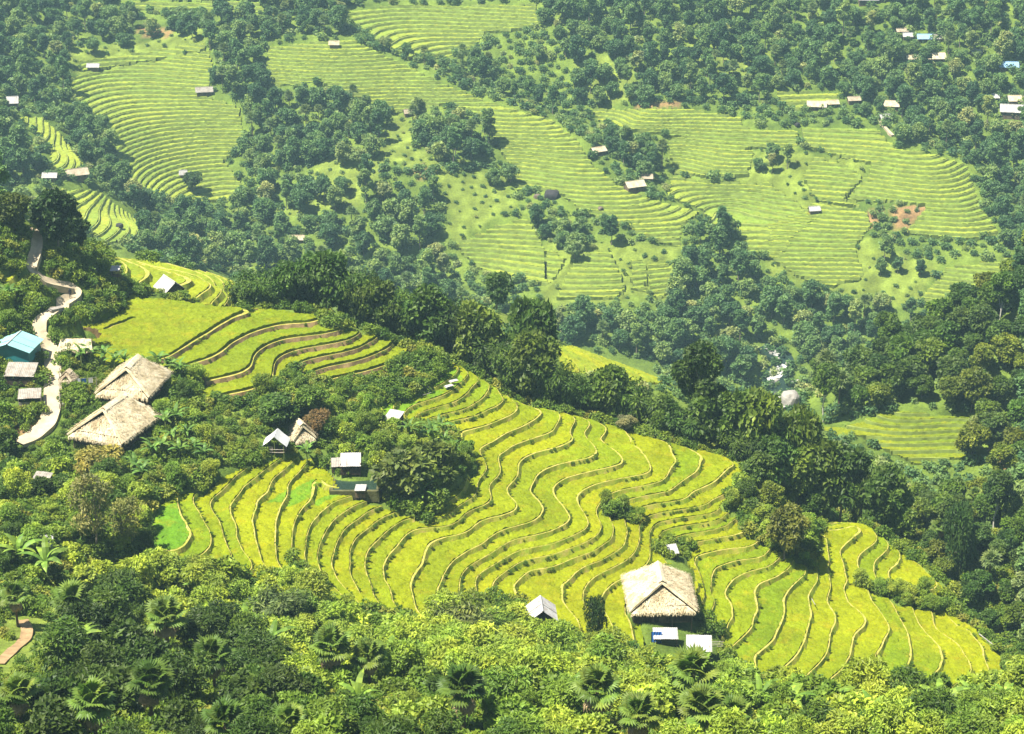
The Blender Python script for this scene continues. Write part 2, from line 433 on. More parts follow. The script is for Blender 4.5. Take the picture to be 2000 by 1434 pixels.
def terrace_field(name, poly, z0, step, dx, holes=(), D=(150, 900), tint=((.30, .30, .012), (.24, .30, .02)), hr=0.17, wb=0.075, namp=0.12,
                  nsc=6.0, jit=0.12, seed=0, special=None, lean=0.55, lower=None, cap=None, tufts=0, bundw=False, margin=0.9, mats=('rice', 'bund', 'riser')):
    FIELDS.append((poly, holes, D, lower or step * 1.25, None if cap is None else z0 + CZ - step * math.ceil(cap)))
    pp = np.array(poly, float)
    mn, mx = pp.min(0), pp.max(0)
    gx, gy = np.meshgrid(np.linspace(mn[0], mx[0], 26), np.linspace(mn[1], mx[1], 26))
    k = in_poly(gx, gy, poly); P = hit(np.r_[gx[k], pp[:, 0]], np.r_[gy[k], pp[:, 1]])
    P = P[~np.isnan(P[:, 0])]; P = P[(P[:, 1] > D[0]) & (P[:, 1] < D[1])]
    g = Grid(P[:, 0].min() - 4 * dx, P[:, 0].max() + 4 * dx, P[:, 1].min() - 4 * dx, P[:, 1].max() + 4 * dx, dx)
    X = g.X + noise(g.X * 7.1, g.Y * 7.3, 5) * dx * 0.25; Y = g.Y + noise(g.X * 6.7, g.Y * 7.9, 6) * dx * 0.25
    Z = H(X, Y)
    px, py = project(np.stack([X, Y, Z], -1))
    m = in_poly(px, py, poly) & (Y > D[0]) & (Y < D[1])
    for h in holes: m &= ~in_poly(px, py, h)
    v = np.zeros(m.shape, bool); v[m] = visible(np.stack([X[m], Y[m], Z[m]], -1), margin)
    m = v
    L = (z0 + CZ - Z) / step + namp * fbm(X / nsc, Y / nsc, seed + 11, 3)
    if cap is not None: L = np.maximum(L, cap + .02 * fbm(X / 3, Y / 3, 5))
    cell = m[:-1, :-1] & m[1:, :-1] & m[:-1, 1:] & m[1:, 1:]
    ci, cj = np.where(cell)
    V3 = np.stack([X, Y, L], -1)
    a, b_, c, d = V3[ci, cj], V3[ci + 1, cj], V3[ci + 1, cj + 1], V3[ci, cj + 1]
    alt = ((ci + cj) % 2 == 0)[:, None, None]
    Tr = np.concatenate([np.where(alt, np.stack([a, b_, c], 1), np.stack([a, b_, d], 1)), np.where(alt, np.stack([a, c, d], 1), np.stack([b_, c, d], 1))])
    k0, k1 = int(math.floor(Tr[:, :, 2].min())) - 1, int(math.ceil(Tr[:, :, 2].max())) + 1
    segs = []
    for k in range(k0, k1 + 1):
        for typ, bb in ((0, k - wb), (1, float(k))):
            Tr, s = split(Tr, k, bb)
            if s is not None: segs.append((typ,) + s)
    cL = Tr[:, :, 2].mean(1)
    band = np.ceil(cL).astype(int); isb = (band - cL) < wb
    e1 = Tr[:, 1] - Tr[:, 0]; e2 = Tr[:, 2] - Tr[:, 0]; det = e1[:, 0] * e2[:, 1] - e1[:, 1] * e2[:, 0]; det = np.where(np.abs(det) < 1e-9, 1e-9, det)
    flat = np.hypot(e1[:, 2] * e2[:, 1] - e2[:, 2] * e1[:, 1], e2[:, 2] * e1[:, 0] - e1[:, 2] * e2[:, 0]) / np.abs(det) * step < .09
    ar = np.abs(np.cross(Tr[:, 1, :2] - Tr[:, 0, :2], Tr[:, 2, :2] - Tr[:, 0, :2])) > 1e-5
    Tr, band, isb, flat = Tr[ar], band[ar], isb[ar], flat[ar]
    zl = lambda k: z0 + CZ - step * k
    jz = lambda x, y: jit * (noise(x * 3.1, y * 3.1, 3) + 0.8 * noise(x * 1.1, y * 1.1, 4)) + 0.10 * noise(x * .11, y * .11, 9)
    xy = Tr[:, :, :2]
    z = zl(band)[:, None] + np.where(isb[:, None], 0.05, hr + jz(xy[..., 0], xy[..., 1]))
    tri = np.concatenate([xy, z[..., None]], 2)
    # colour of each terrace: age of its rice, drifting along the strip
    rs = np.random.RandomState(seed + 77)
    tk = rs.rand(k1 - k0 + 3)
    c = xy.mean(1)
    w = np.clip(tk[band - k0] * 0.95 + 0.5 * noise(c[:, 0] / 16, c[:, 1] / 16, seed + 2), 0, 1)[:, None]
    tcol = np.array(tint[0]) * (1 - w) + np.array(tint[1]) * w
    if special is not None: tcol = special(c[:, 0], c[:, 1], band, tcol)
    if tufts:
        rr = np.random.RandomState(seed + 5); A_ = .5 * np.abs(np.cross(tri[:, 1, :2] - tri[:, 0, :2], tri[:, 2, :2] - tri[:, 0, :2])) * ~isb * (tcol[:, 0] > .15)
        n_ = int(A_.sum() * tufts); i_ = rr.choice(len(tri), n_, p=A_ / A_.sum()); u_, v_ = rr.rand(n_, 1), rr.rand(n_, 1); s_ = (u_ + v_) > 1; u_, v_ = np.where(s_, 1 - u_, u_), np.where(s_, 1 - v_, v_)
        RICE_PTS.append(tri[i_, 0] + u_ * (tri[i_, 1] - tri[i_, 0]) + v_ * (tri[i_, 2] - tri[i_, 0]))
    root = empty(name, kind='structure')
    # banks and rice edges
    wq, wk, wm, wc = [], [], [], []
    for typ, p, q, gr, k in segs:
        kk = k[0]
        if typ == 0: zt_p, zt_q, zb, off = zl(kk) + hr + jz(p[:, 0], p[:, 1]), zl(kk) + hr + jz(q[:, 0], q[:, 1]), zl(kk) - 0.02, 0.04
        else:
            zt_p = zt_q = np.full(len(p), zl(kk) + 0.05); zb, off = zl(kk + 1) - 0.05, lean * step
        o = gr * off * (1 + 0.5 * noise(p[:, 0] * .9, p[:, 1] * .9, 8))[:, None]
        oq = gr * off * (1 + 0.5 * noise(q[:, 0] * .9, q[:, 1] * .9, 8))[:, None]
        quad = np.stack([np.c_[p, zt_p], np.c_[q, zt_q], np.c_[q + oq, np.full(len(q), zb)], np.c_[p + o, np.full(len(p), zb)]], 1)
        if bundw and typ == 1: BUND_PTS.append(np.c_[(p + q) / 2 + gr * (.1 + .25 * np.random.RandomState(int(kk) + 900).rand(len(p), 1)), np.full(len(p), zl(kk) - .25)])
        wq.append(quad); wk.append(k); wm.append(np.full(len(k), 0 if typ == 0 else 2)); wc.append(np.tile(np.array(tint[1]) * 0.8, (len(k), 1)))
    if wq: wq, wk, wm, wc = (np.concatenate(q) for q in (wq, wk, wm, wc))
    for k in np.unique(band):
        t_ = tri[band == k]
        if len(t_) < 12: continue
        q_ = wq[wk == k] if len(wq) else np.zeros((0, 4, 3))
        allv = np.concatenate([t_.reshape(-1, 3), q_.reshape(-1, 3)])
        key = np.round(allv * 500).astype(np.int64)
        _, first, inv = np.unique(key, axis=0, return_index=True, return_inverse=True)
        inv = inv.ravel(); V = allv[first]
        ft = inv[:len(t_) * 3].reshape(-1, 3); fq = inv[len(t_) * 3:].reshape(-1, 4)
        good = (ft[:, 0] != ft[:, 1]) & (ft[:, 1] != ft[:, 2]) & (ft[:, 0] != ft[:, 2])
        ft = ft[good]; mt = np.where(isb[band == k] & ~flat[band == k], 1, 0)[good]; ct = tcol[band == k][good]
        gq = (fq[:, 0] != fq[:, 1]) & (fq[:, 2] != fq[:, 3]); fq = fq[gq]
        mq = wm[wk == k][gq] if len(wq) else np.zeros(0, int); cq = wc[wk == k][gq] if len(wq) else np.zeros((0, 3))
        # earth faces closing the outer rim
        ed = np.concatenate([ft[:, [0, 1]], ft[:, [1, 2]], ft[:, [2, 0]], fq[:, [0, 1]]]); es = np.sort(ed, 1)
        u, cnt = np.unique(es[:, 0].astype(np.int64) * len(V) + es[:, 1], return_counts=True)
        rim = u[cnt == 1]; ra, rb = rim // len(V), rim % len(V)
        low = V.copy(); low[:, 2] -= 1.0 + step
        V2 = np.concatenate([V, low]); fr = np.stack([ra, rb, rb + len(V), ra + len(V)], 1)
        me = mesh_from('rice_terrace', V2, [ft, np.concatenate([fq, fr]).astype(int)] if len(fq) + len(fr) else [ft],
                       [M[q] for q in mats], np.r_[mt, mq, np.full(len(fr), 2)],
                       fattr={'tint': np.concatenate([ct, cq, np.tile(np.array(tint[1]) * .7, (len(fr), 1))])})
        link('rice_terrace', me, root)
    return root

NEAR_POLY = [(300,985),(345,960),(395,965),(440,925),(500,905),(560,888),(610,893),(650,925),(670,962),(740,985),(840,1018),(872,965),(935,912),(905,862),(850,835),(800,832),(745,812),(735,795),
             (840,762),(880,705),(930,728),(1010,782),(1090,800),(1140,810),(1220,832),(1260,848),(1330,862),(1420,890),(1456,914),(1448,950),(1405,988),(1440,1012),(1458,1045),
             (1530,1080),(1588,1112),(1592,1045),(1622,1016),(1690,1022),(1740,1062),(1800,1105),(1852,1152),(1830,1185),(1905,1228),(1955,1282),(1962,1335),(1880,1352),(1790,1365),
             (1740,1340),(1600,1345),(1500,1330),(1425,1310),(1405,1235),(1362,1212),(1355,1112),(1335,1092),(1225,1128),(1222,1200),(1255,1215),(1262,1260),(1200,1262),(1150,1250),(1090,1245),
             (1070,1200),(1020,1172),(950,1172),(862,1165),(840,1225),(740,1195),(640,1170),(585,1130),(500,1130),(420,1112),(330,1095),(290,1085)]
HOLES = [[(1180,985),(1245,1000),(1260,1015),(1240,1020),(1180,1002)],
         [(1360,1212),(1390,1215),(1405,1240),(1420,1310),(1370,1300)],
         [(1285,1075),(1290,1050),(1350,1060),(1345,1095),(1300,1095)],
         [(1660,1135),(1800,1160),(1830,1195),(1760,1180)],
         [(560,1090),(600,1112),(640,1150),(600,1160)]]
def near_special(x, y, band, c):
    px, py = project(np.stack([x, y, H(x, y)], -1))
    green = np.array((.10, .26, .015))
    for poly in ([(300,985),(345,985),(372,1030),(372,1060),(330,1085),(295,1080)], [(520,975),(610,935),(625,945),(605,975),(565,985)], [(612,975),(665,950),(668,962),(618,985)],
                 [(700,790),(870,705),(900,730),(910,745),(800,805),(740,812)]):
        c = np.where(in_poly(px, py, poly)[:, None], green * .75 + c * .25, c)
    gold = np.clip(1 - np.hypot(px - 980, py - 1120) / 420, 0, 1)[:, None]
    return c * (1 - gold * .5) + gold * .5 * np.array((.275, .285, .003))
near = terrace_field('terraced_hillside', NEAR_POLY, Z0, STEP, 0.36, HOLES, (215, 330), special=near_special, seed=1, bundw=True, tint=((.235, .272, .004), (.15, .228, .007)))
M['earth_bank'] = simple('earth_bank', (.24, .165, .075), .95, .5, .5, .15, local=False)
terrace_field('terraced_hillside', [(118,652),(150,628),(215,612),(243,598),(232,574),(300,583),(350,588),(470,604),(560,606),(610,612),(640,640),(690,643),(745,660),(790,680),(806,692),(740,730),(655,750),
    (600,742),(585,720),(545,735),(540,765),(470,782),(392,786),(385,765),(402,745),(372,728),(332,706),(322,722),(262,728),(200,724),(178,690),(150,668)],
    UZ, USTEP, 0.4, (), (255, 345), tint=((.205, .248, .006), (.155, .22, .008)), hr=0.5, wb=0.09, namp=0.05, seed=3, bundw=True, lean=0.45, lower=1.9, cap=-0.9, mats=('rice', 'bund', 'earth_bank'))
terrace_field('terraced_hillside', [(215,498),(330,515),(400,530),(455,545),(472,562),(475,600),(420,600),(360,585),(330,572),(262,560),(225,525)], -115.0, 1.15, 0.6, (), (322, 420), seed=4, wb=0.14, tint=((.24, .29, .015), (.17, .25, .02)))
terrace_field('terraced_hillside', [(1082,674),(1130,675),(1200,698),(1300,732),(1305,750),(1200,742),(1100,722)], -150.0, .55, 0.5, (), (330, 430), seed=5, wb=0.1, tint=((.26, .29, .013), (.18, .25, .02)), margin=1.5)
terrace_field('terraced_hillside', [(1590,832),(1660,828),(1720,806),(1760,800),(1895,812),(1905,850),(1885,893),(1790,905),(1735,880),(1705,868),(1690,852),(1640,850)], -172.0, 0.72, 0.5, (), (330, 460), seed=6, namp=.18, nsc=18, wb=0.1, tint=((.2, .24, .012), (.15, .22, .016)), margin=3.0, mats=('rice', 'far_bund', 'far_bank'))
terrace_field('terraced_hillside', [(0,528),(40,530),(64,538),(60,556),(30,570),(0,578)], -100.0, 1.1, 0.5, (), (280, 340), seed=7)
FAR_T = ((.27, .34, .045), (.19, .285, .045))
FARF = [
 ([(135,150),(180,138),(290,120),(410,95),(422,140),(405,185),(470,205),(478,250),(462,295),(440,312),(478,360),(480,392),(390,392),(330,390),(280,375),(240,335),(218,285),(212,240),(170,222),(140,192)], 1.35, 8),
 ([(520,90),(600,80),(690,76),(740,100),(860,155),(960,200),(1080,233),(1130,272),(1160,320),(1230,372),(1300,395),(1370,412),(1335,440),(1330,482),(1260,462),(1200,432),(1140,420),(1085,372),(1010,372),(980,300),(945,232),(880,200),(800,218),(760,220),(700,190),(620,160),(520,172)], 1.35, 9),
 ([(665,22),(760,10),(1050,5),(1056,50),(950,62),(925,95),(880,112),(800,112),(740,80),(690,50)], 1.5, 10),
 ([(250,0),(510,0),(520,22),(440,26),(340,16),(262,22)], 1.5, 11),
 ([(1152,213),(1330,207),(1450,225),(1452,246),(1560,252),(1560,290),(1480,285),(1410,300),(1330,268),(1232,255),(1172,242)], 1.3, 12),
 ([(1560,246),(1712,248),(1752,286),(1832,301),(1892,322),(1918,400),(1955,456),(1900,466),(1840,466),(1765,452),(1808,402),(1752,396),(1650,386),(1690,342),(1700,320),(1622,302),(1572,282)], 1.4, 13),
 ([(1310,345),(1420,352),(1500,352),(1560,392),(1590,430),(1545,470),(1525,510),(1462,492),(1440,462),(1382,432),(1372,410),(1300,382)], 1.35, 14),
 ([(1500,440),(1590,392),(1640,400),(1700,412),(1705,440),(1672,482),(1692,540),(1625,562),(1560,542),(1500,502)], 1.3, 15),
 ([(1300,262),(1400,272),(1475,292),(1462,345),(1400,348),(1312,338)], 1.3, 23),
 ([(1588,300),(1660,320),(1690,345),(1650,386),(1700,408),(1640,398),(1590,388),(1565,345)], 1.5, 24),
 ([(1062,478),(1110,500),(1075,560),(1065,555)], 1.4, 25), ([(1228,500),(1262,510),(1266,572),(1232,566)], 1.4, 26),
 ([(150,118),(290,98),(400,78),(405,94),(290,118),(160,140)], 1.5, 27),
 ([(1842,520),(2000,498),(2000,532),(1900,562),(1822,600),(1782,590),(1832,542)], 1.3, 16),
 ([(1512,176),(1642,176),(1632,206),(1532,216)], 1.6, 17),
 ([(885,472),(960,440),(1032,420),(1062,472),(1072,556),(992,546),(942,530),(905,500)], 1.5, 18),
 ([(1142,486),(1197,490),(1227,562),(1202,586),(1082,580),(1112,522)], 1.35, 19),
 ([(1260,512),(1312,515),(1312,562),(1292,592),(1265,572)], 1.4, 20),
 ([(30,226),(82,226),(122,262),(166,322),(142,337),(92,340),(97,292),(62,252)], 1.3, 21),
 ([(70,366),(192,366),(232,402),(282,432),(272,462),(212,476),(162,452),(112,412)], 1.4, 22),
]
for poly, st, sd_ in FARF:
    terrace_field('terraced_hillside', poly, -150.0, st * .74, 1.0, (), (500, 900), tint=FAR_T, hr=0.26, wb=0.12, namp=0.45, nsc=30, jit=0.16, seed=sd_, lean=0.6, margin=2.0, mats=('rice', 'far_bund', 'far_bank'))

# ------------------------------------------------------------------ the ground
PATH_PX = [(66,448),(74,470),(70,500),(60,528),(95,556),(148,566),(150,580),(110,606),(78,630),(76,655),(98,680),(104,720),(103,760),(102,800),(92,832),(62,858),(34,868)]
SOIL = [[(1745,402),(1812,400),(1775,445),(1740,455)], [(1690,408),(1720,412),(1710,440),(1690,430)], [(1915,865),(1935,880),(2000,945),(2000,975),(1960,925)],
        [(0,470),(40,478),(30,500),(0,505)], [(800,330),(840,320),(860,340),(820,350)], [(265,48),(340,62),(330,78),(270,66)], [(1240,200),(1330,200),(1330,208),(1240,208)],
        [(120,770),(150,770),(170,795),(120,800)], [(20,830),(60,800),(80,830),(40,868)]]
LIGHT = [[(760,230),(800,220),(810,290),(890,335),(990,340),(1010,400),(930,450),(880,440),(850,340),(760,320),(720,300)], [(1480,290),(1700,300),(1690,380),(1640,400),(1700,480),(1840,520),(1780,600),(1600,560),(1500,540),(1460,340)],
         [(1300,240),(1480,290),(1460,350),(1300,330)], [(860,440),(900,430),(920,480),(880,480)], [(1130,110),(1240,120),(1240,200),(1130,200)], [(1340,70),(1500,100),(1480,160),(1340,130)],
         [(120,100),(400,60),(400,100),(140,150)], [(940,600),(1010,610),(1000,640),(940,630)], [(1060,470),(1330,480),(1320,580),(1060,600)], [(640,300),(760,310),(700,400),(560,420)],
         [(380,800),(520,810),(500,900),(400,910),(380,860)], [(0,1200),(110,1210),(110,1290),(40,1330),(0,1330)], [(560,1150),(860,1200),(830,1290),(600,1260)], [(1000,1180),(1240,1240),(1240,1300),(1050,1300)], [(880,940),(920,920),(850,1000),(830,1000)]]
FIELDS.append(([(652,932),(752,932),(754,972),(650,970)], (), (200, 330), .9, None))
def ground_sheet(name, g, hole=None, cut=None):
    X, Y = g.X, g.Y
    Z = g.Z.copy()
    P = np.stack([X, Y, Z], -1); px, py = project(P)
    n1 = fbm(X / 9, Y / 9, 31, 4); n2 = fbm(X / 2.6, Y / 2.6, 41, 3); n3 = fbm(X / 40, Y / 40, 51, 3)
    w = np.clip(0.5 + 0.7 * n1 + 0.4 * n3, 0, 1)[..., None]
    c = np.array((.055, .095, .016)) * (1 - w) + np.array((.13, .19, .03)) * w
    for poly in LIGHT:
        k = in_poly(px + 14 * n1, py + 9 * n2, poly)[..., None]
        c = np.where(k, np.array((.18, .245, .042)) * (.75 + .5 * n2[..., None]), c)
    for poly in SOIL:
        k = in_poly(px + 4 * n2, py + 4 * n1, poly)[..., None]
        c = np.where(k, np.array((.27, .175, .085)) * (.8 + .4 * n2[..., None]), c)
    Z += 0.25 * n2 + 0.5 * n1 * (Y > 330)
    for poly, holes, D, low, cap in FIELDS:
        k = in_poly(px, py, poly) & (Y > D[0] - 3) & (Y < D[1] + 5)
        for h in holes: k &= ~in_poly(px, py, h)
        if k.any():
            kk = np.zeros_like(k); v = visible(np.stack([X[k], Y[k], g.Z[k]], -1), 1.2); kk[k] = v
            Z[kk] -= low + 0.25
            if cap is not None: Z[kk] = np.minimum(Z[kk], cap - .5)
    if hole is not None:
        Z[(X > hole[0]) & (X < hole[1]) & (Y > hole[2]) & (Y < hole[3])] -= 4.0
    ni, nj = X.shape
    I = np.arange(ni * nj).reshape(ni, nj)
    F = np.stack([I[:-1, :-1], I[1:, :-1], I[1:, 1:], I[:-1, 1:]], -1).reshape(-1, 4)
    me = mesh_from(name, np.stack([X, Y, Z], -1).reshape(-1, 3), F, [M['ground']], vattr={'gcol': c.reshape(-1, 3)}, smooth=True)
    return link(name, me, kind='structure')
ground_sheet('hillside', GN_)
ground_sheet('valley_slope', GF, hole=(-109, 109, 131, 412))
# ------------------------------------------------------------------ foliage
def leaf_mat(name, use_obj=True, cols=None, transl=0.3, rough=0.5, rv=0.5):
    m = bpy.data.materials.new(name); t, b, o = nodes_of(m)
    oi = nn(t, 'ShaderNodeObjectInfo')
    if use_obj: c = oi.outputs['Color']
    else: c = ramp(t, oi.outputs['Random'], cols)
    a = nn(t, 'ShaderNodeAttribute'); a.attribute_name = 'rnd'
    c = mul(t, c, ramp(t, a.outputs['Fac'], [(0.0, (1 - rv, 1 - rv, 1 - rv * .8)), (0.75, (1.05, 1.03, 1.0)), (1.0, (1 + rv * 1.3, 1 + rv, 1 + rv * .6))]))
    f = noise_tex(t, 0.35, 2, 0.5)
    c = mul(t, c, ramp(t, f, [(0.35, (.82, .9, .95)), (0.65, (1.16, 1.08, .95))]))
    t.links.new(c, b.inputs['Base Color']); b.inputs['Roughness'].default_value = rough
    b.inputs['Specular IOR Level'].default_value = 0.22
    tr = nn(t, 'ShaderNodeBsdfTranslucent'); t.links.new(mul(t, c, (1.15, 1.25, .7)), tr.inputs[0])
    mx = nn(t, 'ShaderNodeMixShader'); mx.inputs[0].default_value = transl
    t.links.new(b.outputs[0], mx.inputs[1]); t.links.new(tr.outputs[0], mx.inputs[2]); t.links.new(mx.outputs[0], o.inputs[0])
    return m
M['leaf'] = leaf_mat('leaf')
M['leaf_forest'] = leaf_mat('forest_leaf', False, [(0.0, (.065, .14, .05)), (0.35, (.105, .20, .06)), (0.7, (.155, .255, .07)), (0.92, (.22, .31, .085)), (1.0, (.32, .35, .12))])
M['leaf_scrub'] = leaf_mat('scrub_leaf', False, [(0.0, (.07, .14, .014)), (0.4, (.12, .20, .018)), (0.8, (.18, .25, .022)), (1.0, (.25, .26, .04))])
M['bark'] = simple('bark', (0.20, 0.17, 0.13), 0.9, 0.35, 2.5, 0.1)
M['pale_bark'] = simple('pale_bark', (0.42, 0.40, 0.34), 0.8, 0.3, 2.5, 0.05)
M['bamboo'] = simple('bamboo_culm', (0.16, 0.20, 0.05), 0.5, 0.3, 2.0)
M['dead_leaf'] = simple('dead_frond', (0.34, 0.25, 0.13), 0.9, 0.4, 2.0)
M['palm_trunk'] = simple('palm_trunk', (0.15, 0.11, 0.07), 0.95, 0.4, 3.0, 0.2)

def unit(v): return v / (np.linalg.norm(v, axis=-1, keepdims=True) + 1e-9)
def leaf_quads(P, A, Nn, l, w):
    """rhombic leaves from base points P along A, facing Nn"""
    S = unit(np.cross(A, Nn)); A = unit(A)
    l = np.asarray(l)[..., None] if np.ndim(l) else l; w = np.asarray(w)[..., None] if np.ndim(w) else w
    up = unit(np.cross(S, A))
    V = np.stack([P, P + A * l * .45 + S * w * .5 + up * l * .06, P + A * l - up * l * .05, P + A * l * .45 - S * w * .5 + up * l * .06], 1).reshape(-1, 3)
    F = np.arange(len(P) * 4).reshape(-1, 4)
    return V, F
def tube(pts, r, n=6):
    pts = np.asarray(pts, float); r = np.broadcast_to(np.asarray(r, float), (len(pts),))
    d = unit(np.gradient(pts, axis=0)); ref = np.array([.31, .95, .05])
    a = unit(np.cross(d, ref)); b = np.cross(d, a)
    th = np.arange(n) / n * 2 * math.pi
    V = (pts[:, None] + (a[:, None] * np.cos(th)[None, :, None] + b[:, None] * np.sin(th)[None, :, None]) * r[:, None, None]).reshape(-1, 3)
    F = [(i * n + j, i * n + (j + 1) % n, (i + 1) * n + (j + 1) % n, (i + 1) * n + j) for i in range(len(pts) - 1) for j in range(n)]
    return V, np.array(F)
def join(parts):
    Vs, Fs, k = [], [], 0
    for V, F in parts: Vs.append(V); Fs.append(np.asarray(F) + k); k += len(V)
    return np.concatenate(Vs), np.concatenate(Fs)
def cloud_leaves(blobs, n, l, w, rs, droop=0.25, shell=(0.55, 1.05)):
    """leaf sprays filling a set of ball shaped branch ends, thicker towards their outside"""
    b = np.array(blobs, float); wt = b[:, 3] ** 2; k = rs.choice(len(b), n, p=wt / wt.sum())
    d = unit(rs.normal(size=(n, 3)) + np.array([0, 0, .35]))
    rad = b[k, 3] * (shell[0] + (shell[1] - shell[0]) * rs.rand(n) ** .6)
    P = b[k, :3] + d * rad[:, None] * np.array([1, 1, .82])
    A = unit(d * .7 + rs.normal(size=(n, 3)) * .55 + np.array([0, 0, -droop]))
    Nn = unit(d * .55 + np.array([0, 0, .65]) + rs.normal(size=(n, 3)) * .38)
    s = .65 + .7 * rs.rand(n)
    V, F = leaf_quads(P - A * (l * s * .4)[:, None], A, Nn, l * s, w * s)
    bk = rs.rand(len(b))
    return V, F, np.clip(.55 * rs.rand(n) + .45 * bk[k], 0, 1)
def tree_blobs(h, r, rs, nb=11, crown=(.38, 1.0), tight=.46, lean=0.0):
    out = []
    for i in range(nb):
        t = (i + .5) / nb; z = h * (crown[0] + (crown[1] - crown[0]) * t)
        prof = math.sin(math.pi * min(1, max(0.06, .12 + .83 * t))) ** .7
        a = i * 2.4 + rs.rand() * .9; q = r * prof * (.35 + .5 * rs.rand())
        br = r * tight * (.75 + .5 * rs.rand())
        out.append((math.cos(a) * q + lean * t * r, math.sin(a) * q, min(z, h - br * .8), br))
    return out
def tree_mesh(h, r, seed, nl, l, w, nb=11, crown=(.38, 1.0), tight=.46, mat='leaf', bark='bark', droop=.25, one=False, tr=0.22, name='tree', shell=(.55, 1.05)):
    rs = np.random.RandomState(seed)
    bl = tree_blobs(h, r, rs, nb, crown, tight)
    V, F, rn = cloud_leaves(bl, nl, l, w, rs, droop, shell)
    top = np.array(bl[-1][:3])
    p0 = np.array([0, 0, -.8]); pts = [p0, p0 + (top - p0) * .35 + rs.normal(size=3) * .12, p0 + (top - p0) * .7 + rs.normal(size=3) * .2, top]
    tb = [tube(pts, [tr, tr * .75, tr * .5, tr * .2], 6)]
    for b in bl[:-1:2]:
        s = pts[1] + (pts[2] - pts[1]) * rs.rand(); e = np.array(b[:3])
        tb.append(tube([s, (s + e) / 2 + np.array([0, 0, -.1 * r]), e], [tr * .45, tr * .3, tr * .12], 4))
    TV, TF = join(tb)
    if one:
        VV = np.concatenate([V, TV]); FF = np.concatenate([F, TF + len(V)])
        return mesh_from(name, VV, FF, [M[mat], M[bark]], np.r_[np.zeros(len(F)), np.ones(len(TF))], fattr={'rnd': np.r_[rn, np.full(len(TF), .5)]})
    return (mesh_from(name + '_crown', V, F, [M[mat]], fattr={'rnd': rn}), mesh_from(name + '_trunk', TV, TF, [M[bark]], smooth=True))
def bamboo_mesh(seed, h=10.5, nc=22, nl=5600):
    rs = np.random.RandomState(seed); tb, P, A = [], [], []
    for i in range(nc):
        a = rs.rand() * 6.28; hh = h * (.62 + .42 * rs.rand()); out = hh * (.12 + .26 * rs.rand())
        t = np.linspace(0, 1, 7)[:, None]; d = np.array([math.cos(a), math.sin(a), 0])
        base = d * .9 * rs.rand()
        c = base + d * out * t ** 2.2 + np.array([0, 0, 1]) * hh * (t - .16 * t ** 4)
        tb.append(tube(c, np.linspace(.07, .012, 7), 4))
        m = nl // nc; q = .22 + .78 * rs.rand(m) ** .75
        k = np.clip((q * 6).astype(int), 0, 5); f = (q * 6 - k)[:, None]
        p = c[k] * (1 - f) + c[k + 1] * f
        side = unit(rs.normal(size=(m, 3)) * np.array([1, 1, .45])); rr = (1.7 * (1 - .35 * q) * rs.rand(m) ** .5)[:, None]
        P.append(p + side * rr - np.array([0, 0, .22]) * rr); A.append(unit(side * .8 + rs.normal(size=(m, 3)) * .35 + np.array([0, 0, -.5])))
    P = np.concatenate(P); A = np.concatenate(A); n = len(P)
    Nn = unit(np.c_[P[:, :2] * .3, np.full(n, 1.0)] + rs.normal(size=(n, 3)) * .4)
    s = .7 + .6 * rs.rand(n); V, F = leaf_quads(P, A, Nn, .80 * s, .27 * s)
    TV, TF = join(tb)
    return mesh_from('bamboo_foliage', V, F, [M['leaf']], fattr={'rnd': rs.rand(n)}), mesh_from('bamboo_culms', TV, TF, [M['bamboo']])
def fan_leaf(seed, rad=1.25, pet=1.3, blades=17, droop=.35):
    """one fan palm leaf along +X: stalk and a ring of folded blades with drooping tips"""
    rs = np.random.RandomState(seed); V, F = [], []
    tv, tf = tube([(0, 0, 0), (pet * .5, 0, .10), (pet, 0, 0.06)], [.035, .028, .022], 4)
    V += list(tv); F += [tuple(q) for q in tf]
    for i in range(blades):
        a = R(-125 + 250 * i / (blades - 1)); d = np.array([math.cos(a), math.sin(a), 0]); s = np.array([-d[1], d[0], 0])
        L = rad * (.78 + .22 * math.cos(a * .6)) * (.93 + .14 * rs.rand()); wd = .135 * rad
        o = np.array([pet, 0, .06]); dz = -droop * L * (.35 + .65 * abs(math.sin(a * .6)))
        k = len(V)
        V += [o, o + d * L * .55 + s * wd + np.array([0, 0, -.02]), o + d * L * .55 + np.array([0, 0, .06]), o + d * L * .55 - s * wd + np.array([0, 0, -.02]), o + d * L + np.array([0, 0, dz])]
        F += [(k, k + 1, k + 2, k), (k, k + 2, k + 3, k), (k + 1, k + 4, k + 2, k + 1), (k + 2, k + 4, k + 3, k + 2)]
    return np.array(V, float), [f if f[0] != f[-1] else f[:3] for f in F], rs
def fan_mesh(name, mat, **kw):
    V, F, rs = fan_leaf(**kw)
    f3 = np.array([f for f in F if len(f) == 3]); f4 = np.array([f for f in F if len(f) == 4])
    return mesh_from(name, V, [f3, f4], [M[mat]], fattr={'rnd': .35 + .5 * rs.rand(len(f3) + len(f4))})
def banana_leaf(seed, L=2.3, W=.55):
    rs = np.random.RandomState(seed); n = 7; V, F = [], []
    for i in range(n):
        t = i / (n - 1); x = L * (t - .12 * t * t); z = L * (.55 * t - .75 * t ** 2.2)
        w = W * math.sin(math.pi * min(1, .08 + t * .9)) ** .6 * .5 * (1 if i else .15)
        if i == n - 1: w *= .15
        V += [(x, w, z - .25 * w), (x, 0, z), (x, -w, z - .25 * w)]
        if i:
            k = 3 * i; F += [(k - 3, k - 2, k + 1, k), (k - 2, k - 1, k + 2, k + 1)]
    return mesh_from('leaf', np.array(V), np.array(F), [M['leaf']], fattr={'rnd': .4 + .6 * rs.rand(len(F))})

